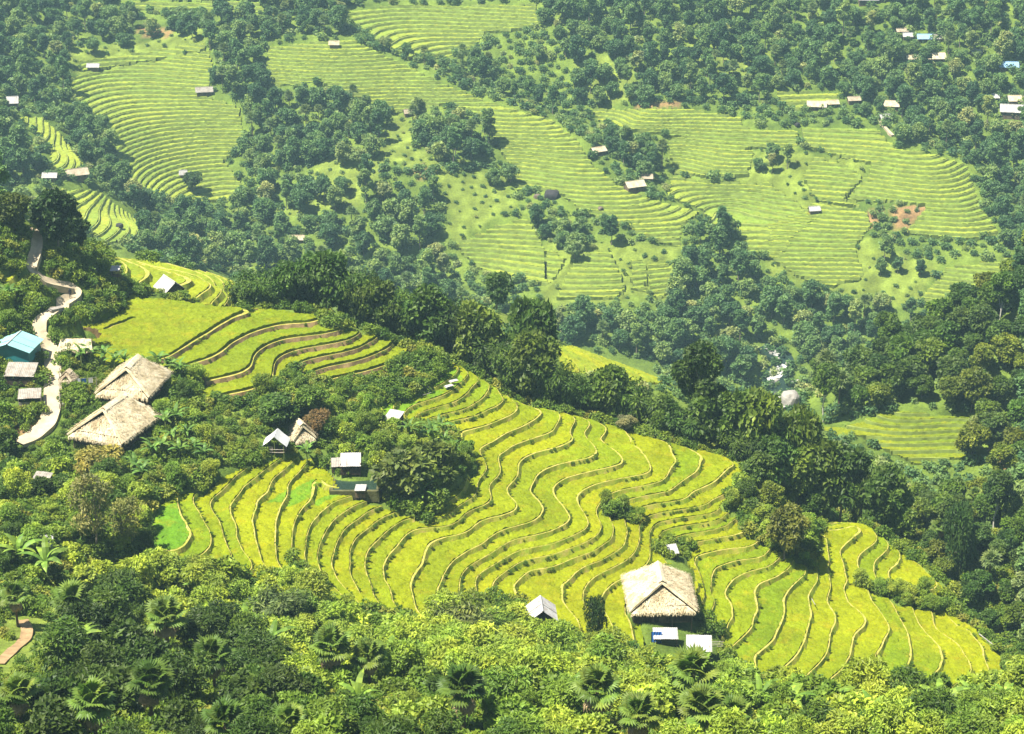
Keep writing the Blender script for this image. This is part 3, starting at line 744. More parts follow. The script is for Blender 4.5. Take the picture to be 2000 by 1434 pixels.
# prototypes
def protos(n, f): return [f(i) for i in range(n)]
P_BROAD = protos(6, lambda i: tree_mesh(9.0, 3.6, 100 + i, 3600, .78, .50, nb=12 + i % 3, crown=(.30 + .05 * (i % 3), 1), name='broadleaf'))
P_TALL = protos(3, lambda i: tree_mesh(14.0, 3.0, 120 + i, 3600, .60, .40, nb=9, crown=(.55, 1), tight=.5, bark='pale_bark', name='tall_tree'))
P_SHRUB = protos(6, lambda i: tree_mesh(3.4, 1.9, 140 + i, 1500, .50, .30, nb=9, crown=(.12, 1), tight=.50, tr=.09, name='shrub', droop=.1))
P_LACY = protos(3, lambda i: tree_mesh(5.2, 2.3, 150 + i, 2600, .46, .17, nb=12, crown=(.22, 1), tight=.44, tr=.11, name='shrub', droop=.35))
P_BIGLEAF = protos(2, lambda i: tree_mesh(6.2, 3.3, 160 + i, 1500, .95, .58, nb=13, crown=(.18, 1), tight=.42, tr=.16, name='large_leaf_tree', droop=.3))
P_SPARSE = protos(2, lambda i: tree_mesh(8.0, 2.6, 155 + i, 1500, .5, .17, nb=14, crown=(.3, 1), tight=.36, tr=.13, name='sparse_tree', droop=.3, shell=(.2, 1.1)))
P_BAMBOO = protos(4, lambda i: bamboo_mesh(170 + i))
P_FAR = protos(9, lambda i: tree_mesh((9, 7, 12, 8, 10.5, 6.5, 13, 9, 8)[i], (3.6, 3.9, 2.7, 4.3, 3.2, 3.2, 2.4, 3.0, 4.0)[i], 180 + i, 1700, .85, .55, nb=8 + i % 5, crown=((.28, .2, .4, .35, .25, .1, .5, .3, .45)[i], 1), tight=(.46, .4, .5, .38, .44, .5, .5, .36, .42)[i], mat='leaf_forest', one=True, name='broadleaf_far'))
P_BUSH = protos(4, lambda i: tree_mesh(1.5, 1.15, 200 + i, 420, .36, .2, nb=6, crown=(.1, .9), tight=.55, mat='leaf_scrub', one=True, tr=.05, name='undergrowth_plant'))
P_FARBUSH = protos(3, lambda i: tree_mesh(2.8, 2.3, 210 + i, 190, .95, .6, nb=6, crown=(.1, .9), tight=.55, mat='leaf_forest', one=True, tr=.06, name='scrub_plant'))
P_FAN = [fan_mesh('frond', 'leaf', seed=220 + i, droop=.25 + .15 * i) for i in range(3)]
P_DEAD = [fan_mesh('dead_frond', 'dead_leaf', seed=230, droop=.9, rad=1.1, blades=11)]
P_BAN = [banana_leaf(240 + i, L=2.2 + .3 * i) for i in range(3)]
def whole_palm(seed, h=6.0):
    rs = np.random.RandomState(seed); tb = [tube([(0, 0, -.5), (.1, 0, h * .5), (0, .1, h)], [.2, .16, .15], 6)]
    VT, FT = tb[0]; V3, F3, c = [], [], 0
    for i in range(22):
        a = i * 2.4; el = R(70 - 105 * (i / 21) + rs.rand() * 12)
        Vf, Ff, _ = fan_leaf(seed=seed + i, blades=9, rad=1.35, pet=1.25)
        x = Vf[:, 0] * math.cos(el) - Vf[:, 2] * math.sin(el); z = Vf[:, 0] * math.sin(el) + Vf[:, 2] * math.cos(el)
        X = x * math.cos(a) - Vf[:, 1] * math.sin(a); Y = x * math.sin(a) + Vf[:, 1] * math.cos(a)
        V3.append(np.c_[X, Y, z + h]); F3 += [tuple(q + c for q in f[:3]) for f in Ff] + [(f[0] + c, f[2] + c, f[3] + c) for f in Ff if len(f) == 4]; c += len(Vf)
    V3 = np.concatenate(V3); F3 = np.array(F3)
    VV = np.concatenate([V3, VT]); n3 = len(F3)
    return mesh_from('fan_palm', VV, [F3, FT + len(V3)], [M['leaf'], M['palm_trunk']], np.r_[np.zeros(n3), np.ones(len(FT))], fattr={'rnd': np.r_[.5 + .5 * rs.rand(n3), np.full(len(FT), .5)]})
P_PALM = [whole_palm(300 + 30 * i, 5.5 + i) for i in range(3)]

# ------------------------------------------------------------------ putting plants in place
RS = np.random.RandomState(12)
def scatter(poly, spacing, n=4000, holes=(), D=(120, 1000), existing=None, rs=None):
    rs = rs or RS
    p = np.array(poly, float); mn, mx = p.min(0), p.max(0)
    q = mn + rs.rand(n, 2) * (mx - mn); k = in_poly(q[:, 0], q[:, 1], poly)
    for h in holes: k &= ~in_poly(q[:, 0], q[:, 1], h)
    q = q[k]
    if not len(q): return np.zeros((0, 3))
    P = hit(q[:, 0], q[:, 1]); P = P[~np.isnan(P[:, 0])]
    P = P[(P[:, 1] > D[0]) & (P[:, 1] < D[1])]
    cells = {} if existing is None else existing
    out = []
    for a in P:
        i, j = int(a[0] // spacing), int(a[1] // spacing)
        ok = True
        for di in (-1, 0, 1):
            for dj in (-1, 0, 1):
                for b in cells.get((i + di, j + dj), ()):
                    if (a[0] - b[0]) ** 2 + (a[1] - b[1]) ** 2 < spacing ** 2: ok = False
        if ok: cells.setdefault((i, j), []).append(a); out.append(a)
    return np.array(out).reshape(-1, 3)
def jitter_col(c, s=.18, rs=RS):
    k = 1 + s * (rs.rand() * 2 - 1); h = 1 + .4 * s * (rs.rand() * 2 - 1)
    return (c[0] * k * h, c[1] * k, c[2] * k, 1)
def plant(name, protos_, P, scale, col, label, cat, group=None, rs=RS, tilt=.05, var=.18, pick=None, bark=None):
    """a plant with a crown and a trunk of its own"""
    cr, tk = protos_[rs.randint(len(protos_)) if pick is None else pick]
    e = thing(name, label, cat, tuple(P), rs.rand() * 6.28, group)
    s = scale if np.ndim(scale) else (scale, scale, scale * (.9 + .22 * rs.rand()))
    e.scale = s; e.rotation_euler.x = tilt * (rs.rand() - .5) * 2; e.rotation_euler.y = tilt * (rs.rand() - .5) * 2
    a = link('foliage' if name == 'bamboo_clump' else 'crown', cr, e); a.color = jitter_col(col, var, rs)
    link('culms' if name == 'bamboo_clump' else 'trunk', tk, e)
    return e
def single(name, me, P, scale, label, cat, group=None, col=None, rs=RS):
    e = thing(name, label, cat, tuple(P), rs.rand() * 6.28, group, me)
    e.scale = (scale, scale, scale * (.9 + .25 * rs.rand()))
    if col is not None: e.color = jitter_col(col, .2, rs)
    return e
def fan_palm(P, scale, label, group=None, h=3.2, nf=24, nd=6, col=(.07, .13, .025), rs=RS):
    e = thing('fan_palm', label, 'palm', tuple(P), rs.rand() * 6.28, group); e.scale = (scale,) * 3
    tv, tf = tube([(0, 0, -.8), (.08, 0, h * .4), (0, .06, h * .8), (0, 0, h)], [.24, .19, .2, .12], 8)
    link('trunk', mesh_from('palm_trunk', tv, tf, [M['palm_trunk']], smooth=True), e)
    for i in range(nf):
        el = R(78 - 100 * ((i + .5) / nf) + rs.rand() * 14)
        f = link('frond', P_FAN[rs.randint(3)], e); f.location = (0, 0, h - .25 * i / nf)
        f.rotation_euler = (RS.rand() * .5 - .25, -el, i * 2.4 + rs.rand() * .4); f.scale = (.85 + .3 * rs.rand(),) * 3; f.color = jitter_col(col, .3, rs)
    for i in range(nd):
        f = link('dead_frond', P_DEAD[0], e); f.location = (0, 0, h - .45); f.rotation_euler = (0, R(42 + 25 * rs.rand()), i * 6.28 / nd + rs.rand())
        f['label'] = 'withered tan frond hanging below the green ones'
    return e
def banana(P, scale, label, group=None, col=(.10, .19, .035), n=8, rs=RS, cat='banana plant', name='banana_plant'):
    e = thing(name, label, cat, tuple(P), rs.rand() * 6.28, group); e.scale = (scale,) * 3
    h = 1.7 + rs.rand() * .8
    tv, tf = tube([(0, 0, -.5), (.03, 0, h * .5), (0, 0, h)], [.15, .12, .08], 7)
    st = link('stem', mesh_from('banana_stem', tv, tf, [M['bamboo']], smooth=True), e)
    for i in range(n):
        f = link('leaf', P_BAN[rs.randint(3)], e); f.location = (0, 0, h - .1)
        f.rotation_euler = (rs.rand() * .5 - .25, -R(28 + 40 * (i / n) * (1 if i % 2 else .3) - 10 + 15 * rs.rand()), i * 2.4 + rs.rand() * .6); f.scale = (.8 + .4 * rs.rand(),) * 3; f.color = jitter_col(col, .25, rs)
    return e
# a cover nobody could count: small plants set by nodes on one point cloud
def stuff_cover(name, P, scales, meshes, sources, zoff=0.0, rs=RS):
    """P points, sources = plants of the scene that are repeated"""
    n = len(P)
    me = bpy.data.meshes.new(name); me.vertices.add(n); me.vertices.foreach_set('co', np.asarray(P, np.float32).ravel())
    def at(nm, typ, key, v):
        a = me.attributes.new(nm, typ, 'POINT'); a.data.foreach_set(key, np.ascontiguousarray(v).ravel())
    at('sc', 'FLOAT', 'value', np.asarray(scales, np.float32)); at('rz', 'FLOAT', 'value', (rs.rand(n) * 6.28).astype(np.float32))
    at('ix', 'INT', 'value', rs.randint(0, len(sources), n).astype(np.int32))
    o = link(name, me, kind='stuff')
    g = bpy.data.node_groups.new(name, 'GeometryNodeTree')
    g.interface.new_socket('Geometry', in_out='INPUT', socket_type='NodeSocketGeometry'); g.interface.new_socket('Geometry', in_out='OUTPUT', socket_type='NodeSocketGeometry')
    N = lambda t, **k: nn(g, t, **k)
    gi, go = N('NodeGroupInput'), N('NodeGroupOutput'); iop = N('GeometryNodeInstanceOnPoints'); jn = N('GeometryNodeJoinGeometry')
    for s in sources:
        oi = N('GeometryNodeObjectInfo'); oi.inputs['Object'].default_value = s; oi.inputs['As Instance'].default_value = True
        ti = N('GeometryNodeGeometryToInstance'); g.links.new(oi.outputs['Geometry'], ti.inputs[0]); g.links.new(ti.outputs[0], jn.inputs[0])
    def na(nm, ty):
        a = N('GeometryNodeInputNamedAttribute', data_type=ty); a.inputs['Name'].default_value = nm; return [q for q in a.outputs if q.enabled][0]
    cx = N('ShaderNodeCombineXYZ'); g.links.new(na('rz', 'FLOAT'), cx.inputs[2])
    er = N('FunctionNodeEulerToRotation'); g.links.new(cx.outputs[0], er.inputs[0])
    g.links.new(gi.outputs[0], iop.inputs['Points']); g.links.new(jn.outputs[0], iop.inputs['Instance'])
    iop.inputs['Pick Instance'].default_value = True
    g.links.new(na('ix', 'INT'), iop.inputs['Instance Index']); g.links.new(er.outputs[0], iop.inputs['Rotation']); g.links.new(na('sc', 'FLOAT'), iop.inputs['Scale'])
    g.links.new(iop.outputs[0], go.inputs[0])
    md = o.modifiers.new(name, 'NODES'); md.node_group = g
    return o

# ------------------------------------------------------------------ plants: where they grow
BUILT = [  # pixel outlines kept free of plants: houses, yards, pond
 [(110,800),(300,790),(305,830),(245,915),(115,905)], [(150,730),(250,715),(325,745),(300,810),(180,810)], [(0,660),(75,660),(80,800),(0,800)], [(112,655),(185,655),(185,700),(112,700)],
 [(505,840),(615,810),(615,885),(505,895)], [(740,800),(800,800),(800,845),(740,845)], [(640,890),(735,890),(735,985),(640,985)],
 [(1215,1095),(1365,1095),(1368,1240),(1410,1245),(1405,1335),(1262,1318),(1215,1215)], [(1025,1165),(1100,1165),(1105,1282),(1040,1285)], [(1140,1160),(1185,1160),(1190,1300),(1140,1300)], [(1290,1050),(1335,1050),(1335,1090),(1290,1090)],
 [(285,550),(375,550),(375,585),(285,585)], [(212,528),(240,528),(240,560),(212,560)], [(52,922),(105,922),(105,962),(52,962)], [(112,722),(155,722),(155,755),(112,755)],
 [(865,735),(900,735),(900,770),(865,770)], [(1590,842),(1700,870),(1790,908),(1890,898),(1905,985),(1760,990),(1640,945),(1590,900)], [(1470,668),(1548,672),(1605,770),(1605,860),(1465,860),(1465,740)], [(395,800),(520,800),(520,905),(470,935),(410,930)], [(555,852),(655,862),(655,900),(555,900)], [(-20,1205),(145,1205),(125,1310),(70,1405),(-20,1405)], [(15,825),(112,825),(100,915),(15,915)]]
FH = [(181,140,5,'sheet','small white roofed hut at the top of the wide left rice terraces',0), (12,212,9,'sheet','pale roofed house cut by the left edge of the view',10), (148,352,8,'old_thatch','dark thatched house between the two left terraced spurs',25), (96,357,5,'sheet','white roofed shed left of the dark thatched house on the left spur',0),
 (798,230,4,'old_thatch','tiny thatched hut at the lower rim of the curving terraces',20), (1168,305,6,'thatch','pale thatched hut left of the mid valley grove',30), (1239,374,8,'thatch','thatched house at the edge of the curving terraces below the grove',25), (1262,358,5,'old_thatch','smaller dark hut behind the thatched house in mid valley',0),
 (1591,421,4,'sheet','white roofed hut on the bright sunlit meadow',10), (1808,84,7,'blue_roof','pale blue roofed house in the upper right forest',0), (1838,84,6,'grey_sheet','grey roofed house right of the blue roofed one',0), (1774,80,4,'sheet','white hut left of the blue roofed house',0), (1762,70,5,'old_thatch','brown hut half hidden left of the white hut',10),
 (1826,124,9,'thatch','broad thatched house below the blue roofed one',5), (1783,124,5,'thatch','narrow thatched hut left of the broad thatched house',0), (1971,140,8,'blue_roof','bright blue roofed house near the right edge',-5), (1980,230,11,'sheet','long white roofed house at the right edge',-12), (1988,206,8,'thatch','tan roofed house above the long white roofed one',0), (1942,200,4,'sheet','small pale hut left of the tan roofed house',0),
 (1596,217,8,'thatch','long tan roofed hut at the rim of the forest above the right terraces',-8), (1626,212,5,'thatch','tan hut right of the long tan one',10), (1668,205,5,'old_thatch','brown hut peeping from the trees',10), (1738,216,8,'thatch','pale thatched house where the forest path begins',-10), (1730,240,5,'sheet','white hut at the head of the right terraces',20),
 (652,96,4,'thatch','tan hut on the top rim of the curving terraces',0), (580,478,5,'thatch','tan roofed hut deep in the shaded left wood',0), (1696,9,9,'sheet','white roofed house at the very top of the forest',0), (1726,6,6,'blue_roof','pale blue roofed house at the top edge of the view',0), (1908,112,4,'sheet','small white hut on the forest path',0), (398,188,7,'grey_sheet','grey roofed house beside the dark upper grove',10), (446,152,3,'sheet','tiny white hut inside the upper grove',0), (357,350,2.5,'sheet','little white box hut by the lone bush on the left terraces',0)]
FP = [(150,1172,1.0,'large fan palm above the grassy track at lower left'),(330,1200,1.0,'fan palm with many withered fronds in the left thicket'),(35,1160,.7,'small pale fan palm at the left edge'),(650,1262,1.0,'left of two fan palms standing side by side in the bright thicket'),(722,1278,.85,'right of two fan palms standing side by side in the bright thicket'),
      (905,1352,1.05,'dark fan palm below the bamboo in the middle foreground'),(1165,1350,1.0,'fan palm in the foreground below the barn'),(1350,1318,1.15,'biggest fan palm in front of the corrugated shed'),(1365,1392,1.0,'fan palm below the biggest one'),(1430,1405,.8,'small fan palm right of the pair below the shed'),(1245,1405,.9,'fan palm at the bottom edge between two larger ones'),
      (420,1285,.9,'dark fan palm in the shade of the left thicket'),(190,1390,.9,'fan palm at the bottom left'),(45,1365,.8,'fan palm in the lower left corner'),(445,1425,.85,'fan palm cut by the bottom edge in the dark thicket'),(570,1420,.7,'small fan palm at the bottom edge left of the middle'),(300,1345,.9,'shaded fan palm in the dark thicket'),
      (1740,985,.8,'fan palm at the dark gully beyond the right terraces'),(1832,1000,.75,'pale crowned fan palm with a shaggy stem in the gully'),(1900,955,.7,'fan palm high in the gully at the right'),(985,668,.7,'fan palm leaning from the crest hedge')]

for px, py, w, *_ in FH: BUILT.append([(px - w * 2.7, py - 6), (px + w * 2.7, py - 6), (px + w * 2.3, py + 20), (px - w * 2.3, py + 20)])
BUILT += [[(1035,380),(1100,380),(1095,410),(1040,410)], [(340,345),(410,345),(410,385),(340,385)]]
MARKS = [(205,880,'the lower thatched house'),(250,790,'the upper thatched house'),(30,710,'the teal walled house'),(1290,1190,'the lone thatched house'),(1366,1275,'the corrugated shed'),(1055,1215,'the white roofed barn'),
 (690,930,'the fish pond'),(785,950,'the big large leaved tree'),(540,880,'the tarpaulin shed'),(590,870,'the small thatched hut'),(769,825,'the lone field shelter'),(325,570,'the grey white hut'),(80,950,'the small grey shed'),(1163,1220,'the slender rice field tree'),
 (1532,1050,'the round olive tree'),(138,580,'the walker'),(112,450,'the tall dark crest tree'),(545,1200,'the grey green bamboo clump at left'),(905,1240,'the grey green bamboo clump in the middle'),
 (1078,383,'the great black boulder'),(1545,785,'the huge stream boulder'),(148,350,'the dark thatched spur house'),(181,140,'the hut atop the left terraces'),(398,188,'the grey roofed grove house'),(798,230,'the tiny rim hut'),(1168,305,'the pale mid valley hut'),
 (1239,374,'the mid valley thatched house'),(1591,421,'the sunlit meadow hut'),(1808,84,'the pale blue roofed house'),(1826,124,'the broad forest house'),(1971,140,'the bright blue roof'),(1980,230,'the long white roof'),(1730,240,'the white hut by the terraces'),
 (1596,217,'the long tan roof'),(652,96,'the tan hut on the rim'),(580,478,'the hut in the shaded wood'),(1696,9,'the topmost white house'),(377,365,'the lone terrace bush'),(1320,745,'the dark conifer'),(1880,1080,'the vine wrapped tree'),(1800,850,'the small right hill field'),(1180,700,'the second spur field')]
MARKS += [(q[0], q[1], 'the ' + ' '.join(q[3].split()[:1 + next((k for k, w in enumerate(q[3].split()) if w in ('palm', 'palms')), 2)]) + {0: ''}.get(0) + ((' ' + ' '.join(q[3].split()[1 + next((k for k, w in enumerate(q[3].split()) if w in ('palm', 'palms')), 2):][:4])))) for q in FP if q[1] > 1000]
def where(P):
    px, py = project(np.asarray(P, float)); px, py = float(px), float(py)
    best = min(MARKS, key=lambda m: (m[0] - px) ** 2 + (m[1] - py) ** 2)
    dx, dy = px - best[0], py - best[1]; r = math.hypot(dx, dy)
    h = 'left of' if dx < 0 else 'right of'; v = 'above' if dy < 0 else 'below'
    s = h if abs(dx) > 2.2 * abs(dy) else v if abs(dy) > 2.2 * abs(dx) else v + ' and ' + h
    return ('just ' if r < 55 else 'well ' if r > 130 else '') + s + ' ' + best[2]
def tone(c):
    l = c[0] + c[1] + c[2]
    return 'yellowish ' if c[0] > c[1] * .9 and l > .3 else 'bright green ' if l > .55 else 'dark green ' if l < .3 else 'green '
def clip_label(s): return ' '.join(s.split()[:16])
def path_dist(px, py, pl):
    d = np.full(np.shape(px), 1e9)
    for (x1, y1), (x2, y2) in zip(pl[:-1], pl[1:]):
        t = np.clip(((px - x1) * (x2 - x1) + (py - y1) * (y2 - y1)) / ((x2 - x1) ** 2 + (y2 - y1) ** 2), 0, 1)
        d = np.minimum(d, np.hypot(px - x1 - t * (x2 - x1), (py - y1 - t * (y2 - y1)) * 1.3))
    return d
def free(P, field=True, built=True, pathw=20, front=False):
    px, py = project(P); k = np.ones(len(P), bool)
    if field:
        for poly, holes, D, low, cap in FIELDS:
            q = in_poly(px, py, poly)
            for h in holes: q &= ~in_poly(px, py, h)
            k &= ~q
    if built:
        for poly in BUILT: k &= ~in_poly(px, py, poly)
    k &= path_dist(px, py, PATH_PX) > pathw
    if front: k &= path_dist(px, py - 26, PATH_PX) > pathw * .9
    return k
def spots(poly, spacing, n=4000, D=(120, 1000), ex=None, **kw):
    P = scatter(poly, spacing, n, D=D, existing=ex)
    return P[free(P, **kw)] if len(P) else P
def z_on_ray(px, py, Y):
    r = ray(px, py); return CZ + r[2] / r[1] * Y
rpx = np.array([q[0] for q in RIDGE], float)
RW = np.array([at_z(*q) for q in RIDGE])
def behind(px, off):
    Y = np.interp(px, rpx, RW[:, 1]) + off
    X = (px - 1000) / FPX * (Y * cp + 110 * sp * 1.0)
    X = np.interp(px, rpx, RW[:, 0]) * Y / (Y - off)
    return np.array([X, Y, float(H(X, Y))])
random.seed(5)
# forest records: position, scale, label, group
TREES = []
def forest(poly, spacing, sc, label, group, n=5000, D=(120, 1000), palm=0.0, **kw):
    for p in spots(poly, spacing, n, D, pathw=8, **kw):
        qx, qy = project(p); hp = 6.0 * (sc[0] + sc[1]) / 2 * FPX / np.linalg.norm(p - np.array([0, 0, CZ]))
        if (p[1] > 500 or group == 'gully trees') and qy - hp > 4 and not in_poly(qx, qy - hp, poly): continue
        if RS.rand() < palm: PALMS.append((p, .8 + .4 * RS.rand(), 'fan palm ' + where(p), 'palms among the ' + group))
        else: TREES.append((p, sc[0] + (sc[1] - sc[0]) * RS.rand(), label, group))
PALMS = []
forest([(0,0),(230,0),(330,40),(300,80),(130,150),(130,200),(100,215),(0,195)], 7.2, (.7,1.05), 'broadleaf tree in the hazy wood at the top left of the valley', 'top left wood', palm=.05)
forest([(330,30),(430,5),(700,0),(662,30),(712,75),(640,72),(520,80),(500,110),(522,170),(500,205),(400,185),(412,100),(335,62)], 5.6, (.7,1.1), 'broadleaf tree in the dark grove above the wide left rice terraces', 'upper grove', palm=.12)
forest([(470,195),(560,172),(680,172),(760,222),(742,265),(752,312),(700,335),(620,315),(560,335),(482,342),(452,302),(482,250)], 5.6, (.7,1.1), 'broadleaf tree in the dense grove between the two big far terraces', 'middle grove', palm=.14)
forest([(800,212),(920,202),(972,262),(962,302),(882,332),(832,292),(802,252)], 5.5, (.75,1.1), 'broadleaf tree of the grove on the grassy knoll', 'knoll grove', palm=.10)
forest([(105,215),(165,205),(215,250),(212,302),(242,342),(292,372),(332,402),(282,422),(232,392),(182,342),(152,292)], 5.5, (.65,1.0), 'broadleaf tree between the two left terraced spurs', 'left spur trees', palm=.12)
forest([(0,232),(40,242),(96,302),(80,345),(0,362)], 6.0, (.8,1.15), 'dark broadleaf tree at the left edge beside the terraced spur', 'left edge trees')
forest([(280,402),(420,402),(485,345),(560,340),(620,332),(760,345),(850,352),(882,402),(842,442),(882,522),(922,562),(902,602),(702,562),(542,542),(452,532),(300,500),(270,470)], 6.6, (.65,1.15), 'broadleaf tree in the shaded wood below the knoll', 'shaded left wood', palm=.10, n=7000)
forest([(950,325),(1000,332),(1012,372),(962,372)], 5, (.7,1.0), 'dark tree on the grassy knoll slope beside the terraces', 'knoll slope trees')
forest([(1060,0),(2000,0),(2000,560),(1950,540),(1962,460),(1932,400),(1912,330),(1842,292),(1762,282),(1722,242),(1642,212),(1645,172),(1522,172),(1500,212),(1342,202),(1242,202),(1152,212),(1130,200),(1130,140),(1042,120),(1062,60)], 6.0, (.7,1.15),
       'broadleaf tree in the wide hillside forest on the upper right', 'upper right forest', palm=.07, n=16000)
forest([(722,70),(760,75),(862,110),(962,150),(1052,180),(1130,220),(1132,242),(1010,202),(882,150),(742,95)], 6.0, (.65,1.0), 'tree in the dark strip along the gully above the curving terraces', 'gully strip', palm=.1)
forest([(890,92),(972,90),(990,160),(900,150)], 5.5, (.65,1.0), 'tree in the small clump under the topmost terraces', 'clump under the top terraces', palm=.25)
forest([(1140,262),(1232,242),(1302,282),(1312,332),(1262,352),(1182,302),(1132,282)], 5.2, (.6,1.0), 'tree in the grove beside the small thatched huts in mid valley', 'hut grove', palm=.12)
forest([(1342,300),(1402,300),(1402,332),(1342,342)], 5, (.6,.9), 'tree in the little clump on the yellow meadow', 'meadow clump')
forest([(1470,290),(1562,282),(1582,332),(1482,346)], 5, (.65,1.0), 'tree in the dark clump right of the yellow meadow', 'dark meadow clump', palm=.25)
forest([(1560,300),(1642,332),(1652,372),(1582,382)], 6.5, (.45,.8), 'bushy tree on the scrub left of the terraced nose', 'scrub trees')
forest([(1040,412),(1142,442),(1142,502),(1082,532),(1052,472)], 5.2, (.7,1.05), 'tree in the dark grove left of the small diamond shaped terrace', 'dark grove', palm=.05)
forest([(1170,422),(1242,442),(1242,482),(1182,482)], 5, (.65,1.0), 'tree in the clump above the small diamond shaped terrace', 'clump above the diamond terrace')
forest([(1340,452),(1420,422),(1472,502),(1522,542),(1662,562),(1782,592),(1802,622),(1702,692),(1602,782),(1572,762),(1540,692),(1492,692),(1502,762),(1452,752),(1302,712),(1102,662),(952,602),(922,562),(1082,592),(1242,592),(1312,602),(1312,532)], 5.6, (.7,1.2),
       'broadleaf tree in the deep wooded ravine above the stream', 'ravine wood', palm=.03, n=9000)
forest([(1690,482),(1762,492),(1832,522),(1802,546),(1722,542)], 5.5, (.6,.95), 'tree of the clump on the pale meadow near the right terraces', 'right meadow clump')
forest([(2005,552),(1950,578),(1900,603),(1840,634),(1780,668),(1700,728),(1640,772),(1596,816),(1600,830),(1660,824),(1720,800),(1762,790),(1895,805),(1912,850),(1892,900),(1930,880),(2005,960)], 4.7, (.75,1.3),
       'sunlit broadleaf tree on the steep forested hill at the right', 'right hill forest', n=7000, D=(340, 480), palm=.02)
forest([(1890,902),(1925,885),(1962,932),(2005,985),(2005,1330),(1968,1290),(1908,1225),(1858,1150),(1802,1100),(1742,1060),(1692,1012),(1620,1006),(1590,1030),(1500,1000),(1460,920),(1500,880),(1602,850),(1702,862),(1790,908)], 4.6, (.55,1.0),
       'dark broadleaf tree in the gully beyond the lower rice terraces', 'gully trees', n=7000, D=(270, 400), palm=.05)
# the nearest ones stand on their own, the rest is the wood nobody could count
TREES.sort(key=lambda q: -q[1] / np.linalg.norm(q[0] - np.array([0, 0, CZ])))
GREENS = [(.075,.14,.014), (.105,.17,.016), (.055,.11,.016), (.145,.19,.018), (.08,.135,.022)]
far_src = []
for i, (p, s, lab, grp) in enumerate(TREES[:285]):
    big = 'big ' if s > .95 else 'small ' if s < .78 else ''; lab = clip_label(big + 'broadleaf tree ' + where(p))
    if p[1] < 500:
        c = GREENS[RS.randint(5)]
        if RS.rand() < .12 and project(p)[0] > 1560: plant('broadleaf_tree', P_TALL, p, .75 + .3 * RS.rand(), c, clip_label('tall bare stemmed ' + tone(c) + 'tree ' + where(p)), 'tree', grp)
        else: plant('broadleaf_tree', P_BROAD, p, s * .82, c, clip_label(big + tone(c) + 'tree ' + where(p)), 'tree', grp)
    else:
        far_src.append(single('broadleaf_tree', P_FAR[i % 9], p, s, lab, 'tree', grp))
rest = TREES[285:]
for poly, sp_, D_ in (([(1990,-60),(2330,-60),(2330,1300),(1990,1300)], 6.5, (225, 1000)), ([(-330,-60),(8,-60),(8,380),(-330,330)], 7.0, (480, 1000)), ([(-330,330),(-5,380),(-5,560),(-330,560)], 6.5, (318, 480)), ([(-330,-160),(2330,-160),(2330,-2),(-330,-2)], 6.5, (600, 1000))):
    for q_ in scatter(poly, sp_, 6000, D=D_): rest.append((q_, .65 + .45 * RS.rand(), '', ''))
print('trees', len(TREES), 'far individuals', len(far_src), 'palms', len(PALMS))
used = {}
for o in far_src: used.setdefault(o.data.name, o)
if len(used) < 5:
    for i in range(9):
        p, s, lab, grp = rest.pop(0); o = single('broadleaf_tree', P_FAR[i], p, s, lab, 'tree', grp); used[o.data.name] = o
stuff_cover('distant_woodland', np.array([q[0] for q in rest]), np.array([q[1] for q in rest]), None, list(used.values()))
PALMS.sort(key=lambda q: q[0][1])
for i, (p, s, lab, grp) in enumerate(PALMS):
    single('fan_palm', P_PALM[i % 3], p, s, lab, 'palm', grp, (.10, .15, .045))

# bamboo along the crest of the near spur
DARK = (.07, .13, .016)
BAM = [(478,532,5),(505,518,5),(532,548,4),(562,515,4),(588,500,6),(618,492,7),(650,495,6),(682,506,6),(708,520,5),(738,548,5),(768,552,6),(800,556,6),(835,562,6),(868,570,6),(905,578,7),(930,600,7),
       (962,645,6),(998,655,5),(1032,650,6),(1068,684,5),(1012,606,12),(1038,592,14),(1108,716,5),(1145,722,6),(1185,716,7),(1225,732,7),(1262,752,7),(1300,778,6),(1340,772,5),(1382,760,7),(1425,764,8),
       (1472,772,10),(1515,788,11),(1558,802,12),(1600,862,9),(1640,880,9),(1682,900,9),(1722,918,8),(1500,850,7),(1560,880,8),(1450,830,5)]
for i, (px, yt, off) in enumerate(BAM):
    P = behind(px, off); h = z_on_ray(px, yt, P[1]) - P[2]
    if (px > 1290 and i % 4) or (540 < px < 1290 and i % 3 == 0): plant('broadleaf_tree', P_BROAD, P, (w_ := max(.55, min(h / 9 / 1.3, 1.2)), w_, max(.5, h / 9)), (.07, .13, .018) if RS.rand() < .6 else (.11, .17, .02), clip_label('leafy tree ' + ('in the long dark hedge on the lower crest' if px > 1290 else 'among the bamboo on the crest')), 'tree', 'hedge trees on the crest'); continue
    s = max(.5, h / 10.6); w = min(s, 1.0) * (.85 + .25 * RS.rand())
    seg = ('behind the flat upper rice field' if px < 720 else 'at the crest above the green strips' if px < 950 else 'in the tall hedge beyond the winding terraces' if px < 1300 else 'in the long dark hedge on the lower crest')
    lit = RS.rand() < .18
    plant('bamboo_clump', P_BAMBOO, P, (w, w, s), (.075, .115, .016) if px in (905,) else (.09, .15, .018) if lit else DARK, clip_label(('tall ' if h > 12 else 'low ' if h < 8 else '') + 'feathery bamboo clump ' + seg), 'bamboo', 'bamboo ' + seg, var=.3)
# low verge along the crest
VERGE = []
for px in np.arange(470, 1460, 7.0):
    for off in (1.5, 4.0):
        p = behind(px + RS.rand() * 6, off + RS.rand() * 1.5); VERGE.append(p)
for px in np.arange(1690, 1960, 9.0): VERGE.append(behind(px, 1.5 + RS.rand() * 2))

